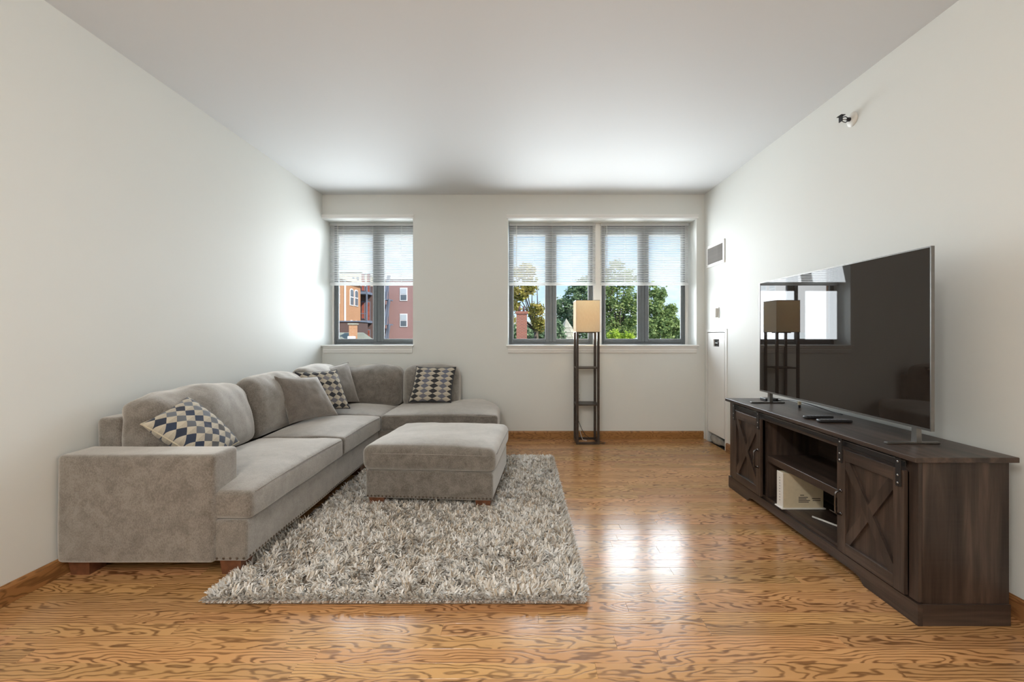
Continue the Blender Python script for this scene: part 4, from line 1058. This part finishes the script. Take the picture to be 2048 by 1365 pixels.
# slate turret
Tu = empty('slate_turret_house', (2.35, 23, GZ), 'pale slate turret roof and white wall seen under the lamp shade', 'building')
cx, cy = 2.30, 23.4; n = 8; V = [(cx, cy, 2.05)] + [(cx + .95 * math.cos(2 * math.pi * (i + .5) / n), cy + .95 * math.sin(2 * math.pi * (i + .5) / n), .55) for i in range(n)]
tr = mk('turret_roof', V, [(0, 1 + i, 1 + (i + 1) % n) for i in range(n)] + [tuple(range(n, 0, -1))], 'slate', Tu)
for j in range(5):
    z0_ = .60 + j * .24
    for i in range(4, 8):
        a0, a1 = 2 * math.pi * (i + .5) / n, 2 * math.pi * (i + 1.5) / n
        for k in range(max(1, 4 - j)):
            m_ = max(1, 4 - j); f0, f1 = k / m_ + .03, (k + 1) / m_ - .03
            def pt(f, z, o):
                rr = .95 * (2.05 - z) / 1.5 + o; p = Vector((math.cos(a0), math.sin(a0), 0)).lerp(Vector((math.cos(a1), math.sin(a1), 0)), f) * rr
                return (cx + p.x, cy + p.y, z)
            q = [pt(f0, z0_, .035), pt(f1, z0_, .035), pt(f1, z0_ + .22, .006), pt(f0, z0_ + .22, .006)]; q2 = [pt(f0, z0_, .0), pt(f1, z0_, .0), pt(f1, z0_ + .22, -.01), pt(f0, z0_ + .22, -.01)]
            mk('shingle', q + q2, [(0, 1, 2, 3), (7, 6, 5, 4), (0, 4, 5, 1), (1, 5, 6, 2), (2, 6, 7, 3), (3, 7, 4, 0)], 'slate', tr)
B().lathe([(.85, GZ), (.85, .56)], 8, (cx, cy, 0)).make('turret_wall', 'whitewall', Tu)
bx(2.8, 6.2, 23.6, 27, GZ, .62).make('wall', 'whitewall', Tu); bx(2.6, 6.4, 23.4, 27.2, .62, .74).make('roof', 'greyroof', Tu)
wn_ = bx(2.85, 3.35, 23.5, 23.6, .95 - .55, 1.28 - .7).make('window', 'winpane', Tu)
Gh = empty('far_grey_house', (1.5, 62, GZ), 'far grey-roofed house half hidden behind the yellowing tree', 'building')
bx(-2, 6, 60, 68, GZ, 1.5).make('wall', 'whitewall', Gh)
mk('roof', [(-2.4, 59.6, 1.5), (6.4, 59.6, 1.5), (6.4, 64, 3.0), (-2.4, 64, 3.0), (6.4, 68.4, 1.5), (-2.4, 68.4, 1.5)], [(0, 1, 2, 3), (3, 2, 4, 5), (0, 3, 5), (1, 4, 2), (0, 5, 4, 1)], 'slate', Gh)

def leafmat(name, c0, c1, c2):
    m = Mat(name); a = m.n('ShaderNodeAttribute', attribute_name='tone')
    c = m.ramp(a.outputs['Fac'], [(.0, c0), (.5, c1), (1.0, c2)])
    d = m.n('ShaderNodeBsdfDiffuse'); m.l(c, d.inputs[0]); t = m.n('ShaderNodeBsdfTranslucent'); m.l(c, t.inputs[0])
    s = m.n('ShaderNodeMixShader'); s.inputs[0].default_value = .35; m.l(d.outputs[0], s.inputs[1]); m.l(t.outputs[0], s.inputs[2]); m.l(s.outputs[0], m.out.inputs[0]); return m.m
M['leaf_y'] = leafmat('leaf_yellowing', (.18, .20, .05), (.38, .34, .09), (.58, .44, .16))  # leaf colours lightened to carry a slight haze
M['leaf_b'] = leafmat('leaf_bluegreen', (.12, .19, .11), (.23, .33, .19), (.40, .50, .30))
M['leaf_g'] = leafmat('leaf_green', (.13, .20, .07), (.28, .37, .14), (.50, .58, .26))
M['leaf_l'] = leafmat('leaf_lime', (.25, .36, .04), (.42, .55, .08), (.60, .68, .15))
M['bark'] = plain('bark', (.10, .08, .06), .9, var=.3, scale=4)
def tree(name, label, blobs, n, leaf, mat, seed, trunk_at, fork=2):
    r = np.random.default_rng(seed); pr = random.Random(seed)
    bl = [(P(x, y, Y), rad * Y / FPX) for x, y, Y, rad in blobs]
    base = (trunk_at[0], trunk_at[1], GZ)
    t = empty(name, base, label, 'tree', 'trees and shrubs outside the windows')
    cz = min(c[2] for c, _ in bl) - .4
    b = B(); f = Vector((trunk_at[0], trunk_at[1], cz))
    b.tube([base, (base[0] + .1, base[1], (GZ + cz) / 2), tuple(f)], [.26, .2, .16], 8)
    for c, rad in bl:
        c = Vector(c)
        for k in range(fork):
            e = c + Vector((pr.uniform(-1, 1), pr.uniform(-1, 1), pr.uniform(-.3, 1))) * rad * .8
            mid = f.lerp(e, .5) + Vector((pr.uniform(-.3, .3), pr.uniform(-.3, .3), pr.uniform(-.1, .3)))
            b.tube([tuple(f), tuple(mid), tuple(e)], [.07, .04, .012], 5)
    b.make('trunk', 'bark', t, True)
    wts = np.array([rad ** 2 for _, rad in bl]); wts = wts / wts.sum(); cnt = (wts * n).astype(int)
    Vs = []; T = []
    for (c, rad), k in zip(bl, cnt):
        # leaf sprays: clusters on and inside the blob
        nc = max(6, int(k / 26)); u = r.normal(size=(nc, 3)); u /= np.linalg.norm(u, axis=1)[:, None]
        cc = np.array(c) + u * rad * (r.uniform(.35, 1.0, nc) ** .6)[:, None] * np.array([1, 1, .92])
        ci = r.integers(0, nc, k); p = cc[ci] + r.normal(0, .17 * rad ** .5, (k, 3))
        a = r.normal(size=(k, 3)); a /= np.linalg.norm(a, axis=1)[:, None]; a[:, 2] *= .5
        q = np.cross(a, r.normal(size=(k, 3))); q /= np.linalg.norm(q, axis=1)[:, None]
        s = leaf * r.uniform(.6, 1.35, k)[:, None]
        Vs.append(np.stack([p - a * s, p + q * s * .55, p + a * s, p - q * s * .55], 1)); ct = r.uniform(0, 1, nc)
        T.append(np.clip(.55 * ct[ci] + .45 * r.uniform(0, 1, k), 0, 1))
    V = np.concatenate(Vs).reshape(-1, 3); T = np.concatenate(T); k = len(T)
    o0 = np.array(base); me = bpy.data.meshes.new('foliage')
    me.from_pydata((V - o0).tolist(), [], (np.arange(k)[:, None] * 4 + np.arange(4)).tolist())
    at = me.attributes.new('tone', 'FLOAT', 'POINT'); at.data.foreach_set('value', np.repeat(T, 4).astype(np.float32)); me.materials.append(M[mat])
    fo = link('foliage', me, t, base); fo['kind'] = 'stuff'
    return t
tree('catalpa_tree', 'sparse yellowing tree with bare forked branches at the left of the double window',
     [(1038, 585, 30, 17), (1062, 570, 30, 15), (1072, 620, 30, 15), (1030, 612, 30, 11), (1050, 545, 30, 18), (1078, 650, 31, 14), (1022, 640, 30, 10)], 3400, .125, 'leaf_y', 21, (1.0, 32.0))
tree('maple_tree', 'bluish green tree rising behind the floor lamp', [(1125, 615, 38, 20), (1150, 590, 38, 18), (1118, 650, 38, 22), (1165, 570, 38, 15), (1150, 640, 38, 26), (1180, 600, 38, 20), (1172, 560, 38, 10)], 6500, .15, 'leaf_b', 22, (4.4, 38))
tree('oak_tree', 'tall green tree filling the middle of the double window', [(1235, 600, 34, 30), (1215, 570, 34, 20), (1250, 560, 34, 22), (1230, 540, 34, 18), (1220, 640, 34, 26), (1265, 630, 34, 26), (1245, 670, 34, 26), (1280, 600, 34, 18), (1205, 610, 34, 18)], 7500, .13, 'leaf_g', 23, (7.4, 34))
tree('linden_tree', 'green tree sloping down to open sky at the right edge of the double window', [(1305, 610, 30, 20), (1325, 635, 30, 20), (1345, 655, 30, 20), (1310, 660, 30, 26), (1340, 620, 30, 12), (1320, 590, 30, 14), (1300, 580, 30, 12), (1360, 660, 30, 12)], 6500, .12, 'leaf_g', 24, (9.3, 31))
tree('yard_tree', 'darker green tree behind the brick chimney', [(1030, 665, 34, 16), (1066, 672, 34, 18), (1084, 655, 34, 12), (1095, 675, 34, 16), (1018, 668, 34, 12)], 5000, .13, 'leaf_b', 25, (.8, 36))
tree('backdrop_tree', 'distant tree line low behind the other trees', [(1120, 668, 55, 22), (1160, 665, 55, 22), (1200, 660, 55, 26), (1250, 655, 55, 28), (1300, 660, 55, 26), (1340, 668, 55, 22), (1380, 672, 55, 20), (1080, 676, 55, 14)], 8000, .22, 'leaf_b', 26, (11, 57))
tree('lime_shrub', 'bright lime green shrub top low in the double window', [(1226, 672, 19, 9), (1242, 678, 19, 8), (1255, 674, 19, 9), (1234, 690, 19, 12)], 2600, .06, 'leaf_l', 27, (4.2, 19.2))

tree('young_tree', 'small green treetop in front of the slate turret', [(1114, 664, 20.5, 10), (1121, 676, 20.5, 9), (1112, 650, 20.5, 7), (1122, 656, 20.5, 5)], 2200, .07, 'leaf_b', 28, (1.65, 20.6))
